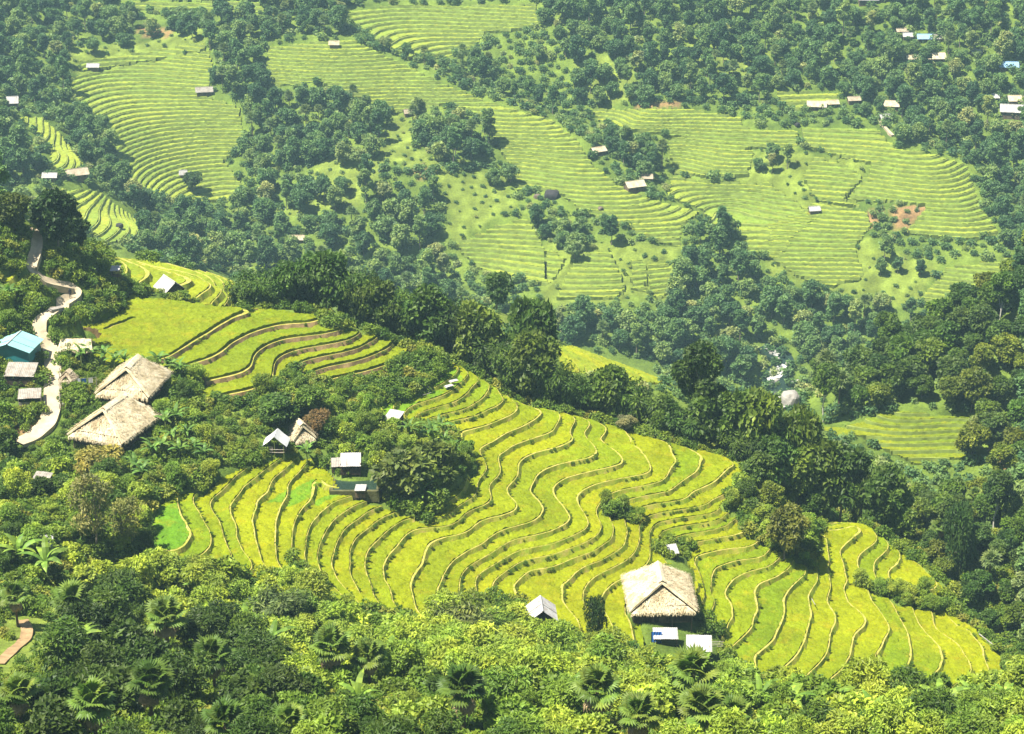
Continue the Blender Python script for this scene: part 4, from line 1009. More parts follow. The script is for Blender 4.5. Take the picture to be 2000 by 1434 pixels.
# bushes and small trees, district by district
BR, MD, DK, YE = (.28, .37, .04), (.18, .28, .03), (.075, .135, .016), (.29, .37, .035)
SHR = []
def bushes(poly, spacing, sc, cols, label, group, protos_=None, n=3000, D=(120, 345), name='shrub', cat='shrub', **kw):
    kw.setdefault('front', True)
    for p in spots(poly, spacing, n, D, **kw): 
        u = RS.rand() if 'thicket' in group or 'below the houses' in group else RS.rand() * .7; k = sc[0] + (sc[1] - sc[0]) * RS.rand(); pr = protos_ or (P_SHRUB if u < .42 else P_LACY if u < .7 else P_BIGLEAF if u < .8 else P_SPARSE if u < .85 else P_BAMBOO)
        SHR.append((p, k * (.62 if pr is P_BIGLEAF else .36 if pr is P_BAMBOO else .5 if pr is P_SPARSE else 1), cols[RS.randint(len(cols))], label, group, pr, name, cat))
bushes([(240,1130),(420,1150),(500,1150),(600,1172),(640,1225),(840,1265),(860,1215),(860,1330),(600,1340),(450,1260),(300,1250)], 3.0, (.75,1.25), [BR, BR, MD, YE], 'sunlit leafy bush in the bright thicket below the left rice terraces', 'bright left thicket')
bushes([(860,1215),(950,1215),(1020,1235),(1100,1275),(1200,1300),(1260,1310),(1260,1390),(860,1390)], 2.9, (.8,1.3), [BR, BR, MD, YE], 'sunlit leafy bush in the bright thicket under the small barn', 'bright middle thicket')
bushes([(1240,1320),(1400,1345),(1500,1378),(1600,1385),(1740,1388),(1740,1450),(1240,1450)], 3.0, (.8,1.3), [BR, YE, MD], 'pale sunlit bush in front of the lowest wide terraces', 'pale front thicket')
bushes([(1740,1390),(1880,1398),(2000,1340),(2005,1470),(1740,1470)], 3.1, (.8,1.4), [BR, MD, DK], 'leafy bush in the lower right corner thicket', 'right corner thicket')
bushes([(0,1340),(120,1240),(240,1200),(300,1255),(450,1270),(560,1330),(560,1520),(-20,1520)], 3.0, (.8,1.35), [DK, (.045,.085,.012), (.05,.09,.012), (.06,.10,.014)], 'dark green bush in the shady thicket in the lower left corner', 'dark corner thicket')  # shade over this corner is put into darker leaf colours
bushes([(560,1330),(860,1330),(860,1390),(1260,1390),(1260,1450),(2000,1450),(2000,1540),(560,1540)], 2.9, (.8,1.25), [MD, BR, DK, MD], 'leafy bush in the thicket along the bottom edge', 'bottom edge thicket')
bushes([(0,960),(60,960),(130,930),(260,960),(310,1000),(300,1110),(130,1190),(100,1230),(0,1210)], 3.2, (.5,1.0), [BR, MD, DK, YE], 'bush on the untidy slope below the thatched houses', 'bushes below the houses')
bushes([(0,770),(40,810),(30,870),(100,880),(120,920),(40,960),(0,950)], 3.2, (.7,1.2), [MD, DK], 'green bush at the left edge below the dark shed', 'bushes at the left edge')
bushes([(390,792),(480,775),(560,765),(610,745),(695,745),(722,790),(742,830),(700,872),(615,862),(600,830),(520,850),(480,842)], 3.5, (.5,.95), [DK, MD, MD, BR], 'dark bush in the hollow below the earth banked terraces', 'bushes in the hollow')
bushes([(640,752),(742,734),(812,694),(872,698),(700,788)], 2.6, (.35,.7), [MD, DK, BR], 'low bush on the bank between the upper terraces and the green strips', 'bank bushes')
bushes([(85,460),(190,500),(232,560),(242,598),(150,622),(160,600),(165,562),(100,540),(82,500)], 2.6, (.4,.85), [MD, BR], 'bush on the bank beside the pale village path', 'path bank bushes', pathw=24)
bushes([(0,575),(60,560),(120,600),(70,640),(75,665),(0,660)], 2.8, (.5,1.0), [DK, MD], 'bush between the path bend and the teal roofed house', 'path bend bushes', pathw=16)
bushes([(110,690),(200,690),(190,724),(260,730),(325,725),(390,745),(395,790),(330,800),(320,745),(250,716),(150,735),(120,720)], 2.9, (.35,.7), [DK, MD, BR], 'bush around the upper thatched house', 'bushes round the upper house')
bushes([(300,800),(400,800),(470,850),(450,930),(340,960),(280,950),(250,920),(305,840)], 3.7, (.4,.8), [MD, BR, BR], 'bush on the slope right of the lower thatched house', 'bushes right of the lower house')
bushes([(610,840),(740,830),(800,850),(900,860),(930,905),(870,960),(845,1010),(740,985),(735,900),(640,890)], 2.7, (.45,.9), [MD, BR], 'bush around the fish pond hut', 'pond bushes')
bushes([(560,850),(640,860),(650,890),(560,885)], 2.6, (.35,.7), [BR, MD], 'low bush beside the white tarpaulin shed', 'bushes beside the tarpaulin shed')
bushes([(1180,985),(1245,1000),(1262,1016),(1240,1022),(1180,1004)], 1.8, (.35,.55), [MD], 'low bush on the rice bank in the gully of the terraces', 'bank bushes in the gully')
bushes([(1405,985),(1440,1005),(1465,1045),(1530,1078),(1588,1108),(1580,1030),(1500,960),(1462,930)], 2.4, (.5,.95), [MD, BR, DK], 'bush in the hedge between the two lower terrace blocks', 'hedge bushes')
bushes([(1660,1135),(1800,1160),(1830,1195),(1760,1180)], 2.0, (.35,.6), [MD, BR], 'low bush in the strip crossing the lower right terraces', 'strip bushes')
bushes([(1285,1050),(1350,1055),(1345,1090),(1290,1090)], 2.0, (.35,.55), [BR, MD], 'low bush round the tiny hut behind the big thatched house', 'bushes round the tiny hut')
bushes([(0,380),(60,400),(160,470),(210,500),(190,505),(85,465),(60,450),(0,465)], 3.0, (.7,1.2), [DK, MD], 'bush on the dark hill crest at the left', 'left crest bushes')
def blocks_palm(p):
    px, py = project(p)
    return any(abs(px - q[0]) < 50 * q[2] and q[1] + 25 < py < q[1] + 190 for q in FP if q[1] > 1000)
SHR = [q for q in SHR if not blocks_palm(q[0]) or RS.rand() < .12]
SHR.sort(key=lambda q: q[0][1])
print('shrubs', len(SHR))
extra = []
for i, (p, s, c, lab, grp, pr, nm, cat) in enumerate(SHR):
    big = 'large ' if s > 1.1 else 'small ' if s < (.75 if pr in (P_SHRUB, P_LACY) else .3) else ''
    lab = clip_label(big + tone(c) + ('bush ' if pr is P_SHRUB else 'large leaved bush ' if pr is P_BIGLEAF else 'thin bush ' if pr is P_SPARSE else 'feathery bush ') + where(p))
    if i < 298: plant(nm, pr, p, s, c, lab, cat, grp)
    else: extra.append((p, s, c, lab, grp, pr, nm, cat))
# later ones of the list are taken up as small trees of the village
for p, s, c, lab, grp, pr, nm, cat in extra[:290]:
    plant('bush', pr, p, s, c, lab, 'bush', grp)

# undergrowth: near (herbs, saplings) and far (scrub)
src_b = [single('undergrowth_plant', m, G(380 + 40 * i, 905), 1.0, ['first','second','third','last'][i] + ' leafy herb from the left, on the slope right of the lower thatched house', 'herb', 'herbs right of the lower house') for i, m in enumerate(P_BUSH)]
P1 = scatter([(-200,370),(480,560),(1000,735),(1460,865),(2200,1150),(2200,1600),(-200,1600)], 1.05, 100000, D=(120, 420))
P1 = P1[free(P1, pathw=18, built=False)]
px, py = project(P1); P1 = P1[(path_dist(px, py - 6, [(44,1212),(54,1232),(50,1250),(25,1272),(-5,1300)]) > 26) & ((px > 105) | (py < 1215) | (py > 1290) | (RS.rand(len(px)) < .25))]
px, py = project(P1); P1 = P1[~(in_poly(px, py, [(1215,1095),(1365,1095),(1368,1240),(1410,1245),(1405,1310),(1262,1300),(1215,1215)]) | in_poly(px, py, [(640,925),(755,925),(755,985),(640,985)]))]
inb = np.zeros(len(P1), bool); px, py = project(P1)
for poly in BUILT: inb |= in_poly(px, py, poly)
SC1 = np.r_[np.where(inb, .62, 1.0), np.ones(len(VERGE))]
P1 = np.concatenate([P1, np.array(VERGE)])
BP_ = np.concatenate(BUND_PTS); kp = RS.rand(len(BP_)) < .04 + .12 * (noise(BP_[:, 0] * .25, BP_[:, 1] * .25, 71) > .25); BP_ = BP_[kp]; print('bund weeds', len(BP_))
stuff_cover('bund_weeds', BP_, .10 + .20 * RS.rand(len(BP_)) ** 2, None, src_b)
stuff_cover('undergrowth', P1, SC1 * (.55 + .8 * RS.rand(len(P1))), None, src_b)
src_f = [single('scrub_plant', m, G(820 + 30 * i, 335), 1.0, ['left', 'middle', 'right'][i] + ' one of three low scrub plants on the open grassy knoll', 'scrub', 'scrub on the knoll') for i, m in enumerate(P_FARBUSH)]
P2 = scatter([(-250,-10),(2250,-10),(2250,1150),(1600,950),(1450,880),(900,620),(450,560),(200,480),(-250,330)], 3.3, 90000, D=(330, 1000))
P2 = P2[free(P2, pathw=5, built=False)]
px, py = project(P2); lt = np.zeros(len(P2), bool)
for poly in LIGHT: lt |= in_poly(px, py, poly)
P2 = P2[~lt | (RS.rand(len(P2)) < .8)]
px, py = project(P2); lt = np.zeros(len(P2), bool)
for poly in LIGHT: lt |= in_poly(px, py, poly)
stuff_cover('scrub', P2, np.where(P2[:, 1] < 500, .8, 1.0) * np.where(lt, .45, 1.0) * (.45 + .6 * RS.rand(len(P2))), None, src_f)
print('undergrowth', len(P1), len(P2))
# ------------------------------------------------------------------ buildings
def straw_mat(name, lo, mid, hi, rv=.16):
    m = bpy.data.materials.new(name); t, b, o = nodes_of(m); v = obj_vec(t)
    f = noise_tex(t, .55, 5, .7, v); c = ramp(t, f, [(.32, lo), (.5, mid), (.7, hi)])
    a = nn(t, 'ShaderNodeAttribute'); a.attribute_name = 'rnd'
    c = mul(t, c, ramp(t, a.outputs['Fac'], [(0, (1 - rv,) * 3), (1, (1.25, 1.22, 1.15))]))
    g = noise_tex(t, 7, 4, .7, v); c = mul(t, c, ramp(t, g, [(.3, (.75, .74, .7)), (.7, (1.15, 1.15, 1.15))]))
    t.links.new(c, b.inputs['Base Color']); b.inputs['Roughness'].default_value = .95; b.inputs['Specular IOR Level'].default_value = .08
    bump(t, b, g, .12); return m
M['thatch'] = straw_mat('thatch', (.33, .26, .15), (.56, .485, .34), (.68, .61, .47))
M['old_thatch'] = straw_mat('old_thatch', (.30, .24, .16), (.44, .37, .27), (.56, .50, .40))
M['wood'] = simple('weathered_wood', (.13, .095, .06), .9, .45, 2.2, .1)
M['dark_wood'] = simple('dark_boards', (.06, .042, .028), .9, .45, 2.2, .1)
M['grey_board'] = simple('grey_boards', (.30, .27, .23), .9, .35, 2.4, .1)
M['sheet'] = simple('cement_sheet', (.37, .365, .35), .7, .22, .9, .03)
M['grey_sheet'] = simple('weathered_sheet', (.27, .25, .215), .8, .4, 1.3, .05)
def rusty(m):
    t = m.node_tree; b = next(n for n in t.nodes if n.type == 'BSDF_PRINCIPLED'); src = b.inputs['Base Color'].links[0].from_socket
    f = ramp(t, noise_tex(t, 1.1, 6, .75, obj_vec(t)), [(.5, (0, 0, 0)), (.68, (.8, .8, .8))]); mm = nn(t, 'ShaderNodeMix', data_type='RGBA'); t.links.new(f, mm.inputs[0]); t.links.new(src, mm.inputs[6]); mm.inputs[7].default_value = (.19, .13, .085, 1); t.links.new(mm.outputs[2], b.inputs['Base Color'])
rusty(M['sheet']); rusty(M['grey_sheet'])
M['tarp'] = simple('white_tarpaulin', (.50, .50, .49), .6, .12, 1.2, .06)
M['blue_tarp'] = simple('blue_tarpaulin', (.02, .09, .30), .4, .3, 1.5, .06)
M['teal_roof'] = simple('pale_teal_sheet', (.20, .38, .385), .45, .12, .5, .0)
M['teal_wall'] = simple('teal_wall', (.02, .16, .17), .6, .2, .8, .0)
M['blue_roof'] = simple('pale_blue_sheet', (.20, .34, .50), .5, .15, .3)
M['concrete'] = simple('pale_concrete', (.40, .33, .22), .9, .28, .55, .05, local=False)
M['earth'] = simple('bare_earth', (.30, .20, .10), .95, .35, .8, .1, local=False)
M['wet_bank'] = simple('wet_bank', (.085, .085, .035), .9, .5, 1.2, .15)
M['stone'] = simple('pale_stone', (.26, .245, .215), .9, .35, 1.1, .1)
M['dark_stone'] = simple('dark_stone', (.035, .033, .034), .9, .5, .8, .2)
M['brown_stone'] = simple('brown_stone', (.13, .10, .075), .9, .5, .8, .2)
M['cloth'] = simple('pale_cloth', (.62, .63, .66), .8, .2, 2.0)
def boxm(x0, x1, y0, y1, z0, z1):
    V = np.array([(x0,y0,z0),(x1,y0,z0),(x1,y1,z0),(x0,y1,z0),(x0,y0,z1),(x1,y0,z1),(x1,y1,z1),(x0,y1,z1)], float)
    return V, np.array([(0,3,2,1),(4,5,6,7),(0,1,5,4),(1,2,6,5),(2,3,7,6),(3,0,4,7)])
def part(name, VF, mat, parent, smooth=False, **pr):
    return link(name, mesh_from(name, VF[0], VF[1], [M[mat]], smooth=smooth), parent, **pr)
def post(parent, x, y, z0, z1, r=.07, mat='wood', name='post'):
    return part(name, tube([(x, y, z0), (x + .02, y, (z0 + z1) / 2), (x, y, z1)], r, 6), mat, parent, True)
def board_wall(parent, p, q, z0, z1, mat='wood', bw=.3, name='wall', rs=RS, top=None):
    """a wall of upright boards from p to q, each board a little proud or back of the next"""
    p, q = np.array(p, float), np.array(q, float); L = np.linalg.norm(q - p); n = max(2, int(L / bw)); d = (q - p) / L; nr = np.array([d[1], -d[0]])
    parts = []
    for i in range(n):
        a = p + d * (L * i / n + .012); b = p + d * (L * (i + 1) / n - .012); o = .015 + .03 * rs.rand(); zt = (z1 if top is None else top((i + .5) / n)) - .06 * rs.rand()
        c = [a + nr * o, b + nr * o, b - nr * .03, a - nr * .03]
        V = np.array([(*k, z0) for k in c] + [(*k, zt) for k in c]); parts.append((V, boxm(0,1,0,1,0,1)[1]))
    return part(name, join(parts), mat, parent)
def thatch_patch(parent, name, c, mat, th=.42, nu=16, nv=12, straw=420, fringe=90, seed=0, lump=.10, sag=.12):
    """c: four corners (upper left, upper right, lower right, lower left); thick straw with ragged lower rim"""
    rs = np.random.RandomState(seed); A, B, Cc, Dd = [np.array(q, float) for q in c]
    n = unit(np.cross(Cc - Dd, A - Dd) + np.cross(B - Cc, Dd - Cc) * -0.0); n = n if n[2] > 0 else -n
    u, v = np.meshgrid(np.linspace(0, 1, nu), np.linspace(0, 1, nv), indexing='ij')
    base = (A * ((1 - u) * (1 - v))[..., None] + B * (u * (1 - v))[..., None] + Cc * (u * v)[..., None] + Dd * ((1 - u) * v)[..., None])
    lum = lump * fbm(base[..., 0] * .9 + seed, base[..., 1] * .9 + base[..., 2], seed, 3) - sag * np.sin(v * math.pi) * .6
    rnd_edge = -.10 * (np.abs(2 * u - 1) ** 6 + np.abs(2 * v - 1) ** 6)
    top = base + n * (lum + rnd_edge)[..., None]; bot = base - n * th
    V = np.concatenate([top.reshape(-1, 3), bot.reshape(-1, 3)]); N0 = nu * nv; I = np.arange(N0).reshape(nu, nv)
    F = [np.stack([I[:-1, :-1], I[1:, :-1], I[1:, 1:], I[:-1, 1:]], -1).reshape(-1, 4)]
    F.append(F[0][:, ::-1] + N0)
    for e in (I[:, 0], I[:, -1], I[0], I[-1]): F.append(np.stack([e[:-1], e[1:], e[1:] + N0, e[:-1] + N0], -1))
    F = np.concatenate(F)
    # loose straw lying down the slope
    uu, vv = rs.rand(straw), rs.rand(straw) ** .9
    P = (A * ((1 - uu) * (1 - vv))[:, None] + B * (uu * (1 - vv))[:, None] + Cc * (uu * vv)[:, None] + Dd * ((1 - uu) * vv)[:, None])
    dn = unit((Cc + Dd) / 2 - (A + B) / 2); dn = unit(dn + rs.normal(size=(straw, 3)) * .22)
    SV, SF = leaf_quads(P + n * (.02 + .07 * rs.rand(straw))[:, None], dn + n * .05, np.tile(n, (straw, 1)) + rs.normal(size=(straw, 3)) * .14, .3 + .3 * rs.rand(straw), .035 + .045 * rs.rand(straw))
    t = rs.rand(fringe)[:, None]; P = Dd * (1 - t) + Cc * t - n * (th * .9 * rs.rand(fringe))[:, None]
    dd = unit(dn[:fringe] * .5 + np.array([0, 0, -.6]) + rs.normal(size=(fringe, 3)) * .15)
    FV, FF = leaf_quads(P, dd, np.tile(n, (fringe, 1)), .3 + .3 * rs.rand(fringe), .12 + .08 * rs.rand(fringe))
    VV, FA = join([(V, F), (SV, SF), (FV, FF)])
    rn = np.r_[np.full(len(F), .55), rs.rand(len(SF)), .25 + .5 * rs.rand(len(FF))]
    return link(name, mesh_from(name, VV, FA, [M[mat]], fattr={'rnd': rn}), parent)
def thatched_house(name, label, cat, P, yaw, w, d, wall, rise, mat='thatch', seed=0, wmat='dark_wood', ov=.75, vg=2.1, stilts=1.0, fine=1.0, hip=True, door=True):
    e = thing(name, label, cat, tuple(P), R(yaw))
    W, D_, ez, rz = w / 2 + ov, d / 2 + ov, wall - .25, wall + rise
    rl = D_ - vg
    s = lambda k: int(k * fine)
    for sx in (-1, 1):
        thatch_patch(e, 'thatch_slope', [(0, -rl * sx, rz), (0, rl * sx, rz), (W * sx, D_ * sx, ez), (W * sx, -D_ * sx, ez)], mat, straw=s(1700), fringe=s(150), seed=seed + 1 + sx)
    if hip:
        for sy in (-1, 1):
            thatch_patch(e, 'thatch_hip', [(-.25, sy * (rl - .25), rz - 1.15), (.25, sy * (rl - .25), rz - 1.15), (W - .35, sy * (D_ + .1), ez - .38), (-(W - .35), sy * (D_ + .1), ez - .38)], mat, straw=s(1300), fringe=s(170), seed=seed + 5 + sy, lump=.12)
            vent = np.array([(-1.0, sy * (rl - .6), rz - 1.25), (1.0, sy * (rl - .6), rz - 1.25), (0, sy * (rl - .6), rz - .25), (0, sy * (rl - .75), rz - .25)])
            part('gable_vent', (vent, np.array([(0, 1, 2, 3)])), 'dark_wood', e)
    cap = []
    rs = np.random.RandomState(seed + 9)
    for i in range(7):
        y0 = -rl - .05 + (2 * rl + .1) * i / 7; y1 = y0 + (2 * rl + .1) / 7 + .12
        h = rz + .10 + .05 * rs.rand(); V = np.array([(-.55, y0, h - .42), (0, y0, h), (.55, y0, h - .42), (-.55, y1, h - .40), (0, y1, h + .03), (.55, y1, h - .40)])
        cap.append((V, np.array([(0, 1, 4, 3), (1, 2, 5, 4)])))
    V, F = join(cap); link('ridge_cap', mesh_from('ridge_cap', V, F, [M[mat]], fattr={'rnd': rs.rand(len(F))}), e)
    hw, hd = w / 2, d / 2
    part('floor', boxm(-hw, hw, -hd, hd, stilts - .18, stilts), 'wood', e)
    for a, b in (((-hw, -hd), (hw, -hd)), ((hw, -hd), (hw, hd)), ((hw, hd), (-hw, hd)), ((-hw, hd), (-hw, -hd))):
        board_wall(e, a, b, stilts, wall + .15, wmat, .34)
    if door: part('door', boxm(-.5, .5, -hd - .09, -hd - .05, stilts, stilts + 1.7), 'wood', e)
    for x in (-hw, -hw / 3, hw / 3, hw):
        for y in (-hd, hd): post(e, x * .98, y * 1.02, -1.2, wall + .1, .11)
    return e
def corr(w, d, amp=.03, n=None, th=.02):
    """a corrugated sheet, waves running down its length"""
    n = n or max(8, int(w / .12)); x = np.linspace(-w / 2, w / 2, n); z = amp * np.cos(np.arange(n) * math.pi)
    V = []
    for y in (-d / 2, d / 2): V += [(a, y, b) for a, b in zip(x, z)]
    for y in (-d / 2, d / 2): V += [(a, y, b - th) for a, b in zip(x, z)]
    F = [(i, i + 1, n + i + 1, n + i) for i in range(n - 1)] + [(2*n + i, 3*n + i, 3*n + i + 1, 2*n + i + 1) for i in range(n - 1)]
    F += [(i, 2*n + i, 2*n + i + 1, i + 1) for i in range(n - 1)] + [(n + i, n + i + 1, 3*n + i + 1, 3*n + i) for i in range(n - 1)]
    return np.array(V, float), np.array(F)
def rotx(V, a, dz=0, dy=0): V = V.copy(); c, s = math.cos(a), math.sin(a); V[:, 1:] = np.c_[V[:, 1] * c - V[:, 2] * s + dy, V[:, 1] * s + V[:, 2] * c + dz]; return V
def roty(V, a, dz=0, dx=0):
    V = V.copy(); c, s = math.cos(a), math.sin(a); x, z = V[:, 0] * c + V[:, 2] * s + dx, -V[:, 0] * s + V[:, 2] * c + dz; V[:, 0] = x; V[:, 2] = z; return V
def lean_shed(label, P, yaw, w, d, h, tilt=14, mat='sheet', wmat='wood', walls=True, sheets=3, name='shed', zb=-.6, cat='shed', dirn=1):
    """posts, boards on three sides and a single sloping roof of separate sheets"""
    e = thing(name, label, cat, tuple(P), R(yaw)); a = R(tilt) * dirn
    for x in (-w / 2 + .1, w / 2 - .1):
        for y in (-d / 2 + .1, d / 2 - .1): post(e, x, y, zb, h + math.tan(a) * y - .03, .06)
    sw = w / sheets
    for i in range(sheets):
        V, F = corr(sw + .16, d + .7, .025); V[:, 0] += -w / 2 + sw * (i + .5); V[:, 2] += .012 * (i % 2) * 3
        part('roof_sheet', (rotx(V, a, h + .05), F), mat, e)
    if walls:
        board_wall(e, (-w / 2, d / 2), (-w / 2, -d / 2), zb + .6, h - .2, wmat, .28); board_wall(e, (w / 2, -d / 2), (w / 2, d / 2), zb + .6, h - .2, wmat, .28)
        board_wall(e, (w / 2, d / 2), (-w / 2, d / 2), zb + .6, h + .1, wmat, .28)
        board_wall(e, (-w / 2, -d / 2), (w / 2, -d / 2), zb + .6, h * .55, wmat, .28)
    else: part('beam', boxm(-w / 2, w / 2, -d / 2 - .05, -d / 2 + .05, h - .35 - math.tan(a) * d / 2, h - .25 - math.tan(a) * d / 2), 'wood', e)
    return e
def gable_house(label, P, yaw, w, d, h, rise, mat, wmat, name='house', cat='house', ov=.45, sheets=2, door=True, windows=0, zb=-.8, boards=True, rmat2=None, open_front=False):
    """ridge along local Y, gable towards the viewer"""
    e = thing(name, label, cat, tuple(P), R(yaw)); W = w / 2 + ov; a = math.atan2(rise, w / 2); L = W / math.cos(a)
    for sx in (-1, 1):
        for j in range(sheets):
            dd = (d + 2 * ov) / sheets
            V, F = corr(dd + .12, L, .03); V = V[:, [1, 0, 2]]; V[:, 0] += sx * L / 2; V[:, 1] += -d / 2 - ov + dd * (j + .5)
            part('roof_sheet', (roty(V, sx * a, h + rise + .04 + .03 * (j % 2)), F[:, ::-1]), mat, e)
    part('ridge_cap', tube([(0, -d / 2 - ov, h + rise + .06), (0, 0, h + rise + .07), (0, d / 2 + ov, h + rise + .06)], .12, 6), rmat2 or mat, e)
    hw, hd = w / 2, d / 2
    tp = lambda t: h + rise * (1 - abs(2 * t - 1)) - .05
    if boards:
        if not open_front: board_wall(e, (-hw, -hd), (hw, -hd), zb, h, wmat, .35, top=tp)
        board_wall(e, (hw, hd), (-hw, hd), zb, h, wmat, .35, top=tp)
        board_wall(e, (hw, -hd), (hw, hd), zb, h, wmat, .35); board_wall(e, (-hw, hd), (-hw, -hd), zb, h, wmat, .35)
    else:
        V = np.array([(-hw, -hd, zb), (hw, -hd, zb), (hw, -hd, h), (0, -hd, h + rise - .04), (-hw, -hd, h), (-hw, hd, zb), (hw, hd, zb), (hw, hd, h), (0, hd, h + rise - .04), (-hw, hd, h)])
        F3 = np.array([(2, 3, 4), (9, 8, 7)]); F4 = np.array([(0, 1, 2, 4), (6, 5, 9, 7), (1, 6, 7, 2), (5, 0, 4, 9)])
        link('wall', mesh_from('wall', V, [F3, F4], [M[wmat]]), e)
    if door: part('door', boxm(-.45, .45, -hd - .10, -hd - .05, 0, min(1.9, h * .85)), 'dark_wood', e)
    for i in range(windows):
        x = (-1, 1)[i % 2] * hw * .6
        part('window', boxm(x - .4, x + .4, -hd - .09, -hd - .05, h * .4, h * .8), 'dark_wood', e)
    return e

thatched_house('thatched_house', 'thatched stilt house with a steep straw roof, lower of two beside the village path', 'house', G(205, 890) + (.8, 5.2, .3), -21, 8.4, 10.2, 3.0, 3.4, seed=11, vg=2.9)
thatched_house('thatched_house', 'thatched stilt house tucked behind its neighbour, with a forked dark ridge end', 'house', G(246, 800) + (.6, 4.4, .1), -10, 7.6, 9.0, 3.1, 3.2, seed=31, vg=2.7)
BH = G(1292, 1222)
thatched_house('thatched_house', 'bleached thatched house standing alone among the lower rice terraces', 'house', BH + (.0, 5.2, -.2), 2, 8.6, 9.6, 3.2, 3.1, seed=51, stilts=.6, vg=2.6)
e = thatched_house('thatched_hut', 'small thatched hut with a pale cloth hung across its front, beside the tarpaulin shed', 'hut', G(587, 874) + (0, 1.6, .2), 24, 3.0, 2.8, 1.7, 1.9, seed=71, ov=.55, vg=.8, fine=.45, stilts=.3, door=False)
V, F = corr(1.5, 1.1, .05, 8); part('cloth', (rotx(V, R(78), 1.15, -1.75), F), 'cloth', e)
# shed under a white tarpaulin
def tarp_shed():
    P = G(538, 893); e = thing('tarpaulin_shed', 'open bamboo shed under a folded white tarpaulin, beside the small thatched hut', 'shed', tuple(P + (0, 1.6, 0)), R(-4))
    for sx in (-1, 1):
        u, v = np.meshgrid(np.linspace(0, 1, 8), np.linspace(-1, 1, 8), indexing='ij')
        x = sx * u * 1.95; z = 3.45 - 1.55 * u - .14 * np.sin(u * 3.14) - .35 * (u > .8) * (u - .8) * 5 * .4 + .05 * np.sin(v * 7 + sx); V = np.stack([x, v * 1.6 + .05 * np.sin(u * 6), z], -1).reshape(-1, 3); I = np.arange(64).reshape(8, 8)
        part('tarpaulin', (np.concatenate([V, V - (0, 0, .03)]), np.concatenate([np.stack([I[:-1, :-1], I[1:, :-1], I[1:, 1:], I[:-1, 1:]], -1).reshape(-1, 4), (np.stack([I[:-1, :-1], I[1:, :-1], I[1:, 1:], I[:-1, 1:]], -1).reshape(-1, 4) + 64)[:, ::-1]])), 'tarp', e, True)
    for x in (-1.4, 0, 1.4):
        for y in (-1.4, 1.4): post(e, x, y, -.5, 2.1 if x else 3.4, .06, 'bamboo')
    for z in (.7, 1.2): part('rail', tube([(-1.5, -1.42, z), (0, -1.45, z), (1.5, -1.42, z)], .05, 5), 'grey_board', e)
    part('floor', boxm(-1.5, 1.5, -1.4, 1.4, .55, .65), 'wood', e)
    board_wall(e, (-1.4, -1.3), (-.3, -1.3), .65, 1.7, 'grey_board', .25, 'panel')
tarp_shed()
lean_shed('lone field shelter with one pale tilted roof, above the fish pond trees', G(769, 838) + (0, 1, 0), -24, 2.4, 2.0, 1.9, 16)
lean_shed('white roofed hut on posts at the head of the fish pond', G(684, 932) + (0, 1.5, .2), 3, 3.0, 2.2, 2.0, 22, sheets=3, walls=True, wmat='dark_wood')
lean_shed('low brown lean to adjoining the white roofed pond hut', G(657, 925) + (0, 1.2, 0), 6, 1.6, 1.8, 1.3, 10, mat='grey_sheet', sheets=2, wmat='dark_wood')
lean_shed('box like brown hut with a flat white lid at the pond edge', G(704, 974) + (0, .8, 0), -3, 1.5, 1.3, 1.4, 4, sheets=2, wmat='wood')
gable_house('small barn with white sheet roof and dark walls at the bright thicket edge', G(1058, 1234) + (0, 2, 0), 4, 3.4, 3.6, 2.0, 1.3, 'sheet', 'dark_wood', name='barn', cat='barn', sheets=2, door=True, rmat2='sheet')
lean_shed('tiny pale roofed hut behind the lone thatched house', G(1314, 1092) + (0, .7, 0), 14, 1.5, 1.3, 1.3, 24, mat='sheet', sheets=2, wmat='dark_wood')
e = lean_shed('low pale roofed shelter in the yard just below the lone thatched house', G(1300, 1262) + (0, .9, 0), 0, 3.4, 1.6, 1.5, 16, sheets=3, walls=False)
lean_shed('corrugated roofed shed on poles, right of the yard shelter', G(1366, 1288) + (0, 1.3, 0), -4, 3.5, 2.6, 1.8, 15, sheets=4, wmat='dark_wood')
o = thing('blue_tarpaulin', 'dark blue tarpaulin hanging under the left end of the yard shelter', 'tarpaulin', tuple(G(1282, 1258) + (0, .35, 0)), 0)
V, F = corr(1.5, 1.7, .07, 9); part('sheet', (rotx(V, R(80), .85), F), 'blue_tarp', o)
for i in range(4):
    p = G(1392, 1268 + 6 * i); tv, tf = tube([(-1.2, .4 * i, 1.2), (0, .4 * i, 1.22), (1.5, .4 * i + .1, 1.2)], .04, 5)
    thing('pole', 'thin pole sticking out to the right of the corrugated shed', 'pole', tuple(p), 0, 'poles beside the corrugated shed', mesh_from('pole', tv, tf, [M['grey_board']]))
gable_house('teal walled house with a pale teal metal roof at the left edge', G(26, 722) + (-.3, 3.2, .6), -8, 6.4, 5.2, 2.4, 1.1, 'teal_roof', 'teal_wall', sheets=3, boards=False, windows=0, door=False, rmat2='sheet')
lean_shed('old shingled lean to with dark open front below the teal house', G(40, 758) + (0, 1.4, .3), -4, 4.6, 2.4, 2.2, 24, mat='grey_sheet', sheets=4, wmat='dark_wood')
lean_shed('plank shed with a single sloping board roof beside the path', G(57, 802) + (0, 1.2, .2), 8, 3.3, 1.9, 2.1, 15, mat='grey_sheet', sheets=3, wmat='grey_board')
e = thing('thatched_shed', 'low open thatched shed between the path and the big flat field', 'shed', tuple(G(147, 698) + (0, 1.4, 0)), R(4))
for sy in (-1, 1): thatch_patch(e, 'thatch_slope', [(2.4 * sy * -1, 0, 2.7), (2.4 * sy, 0, 2.7), (2.8 * sy, 1.9 * sy, 1.5), (-2.8 * sy, 1.9 * sy, 1.5)], 'thatch', straw=260, fringe=110, seed=81 + sy, th=.4, lump=.2)
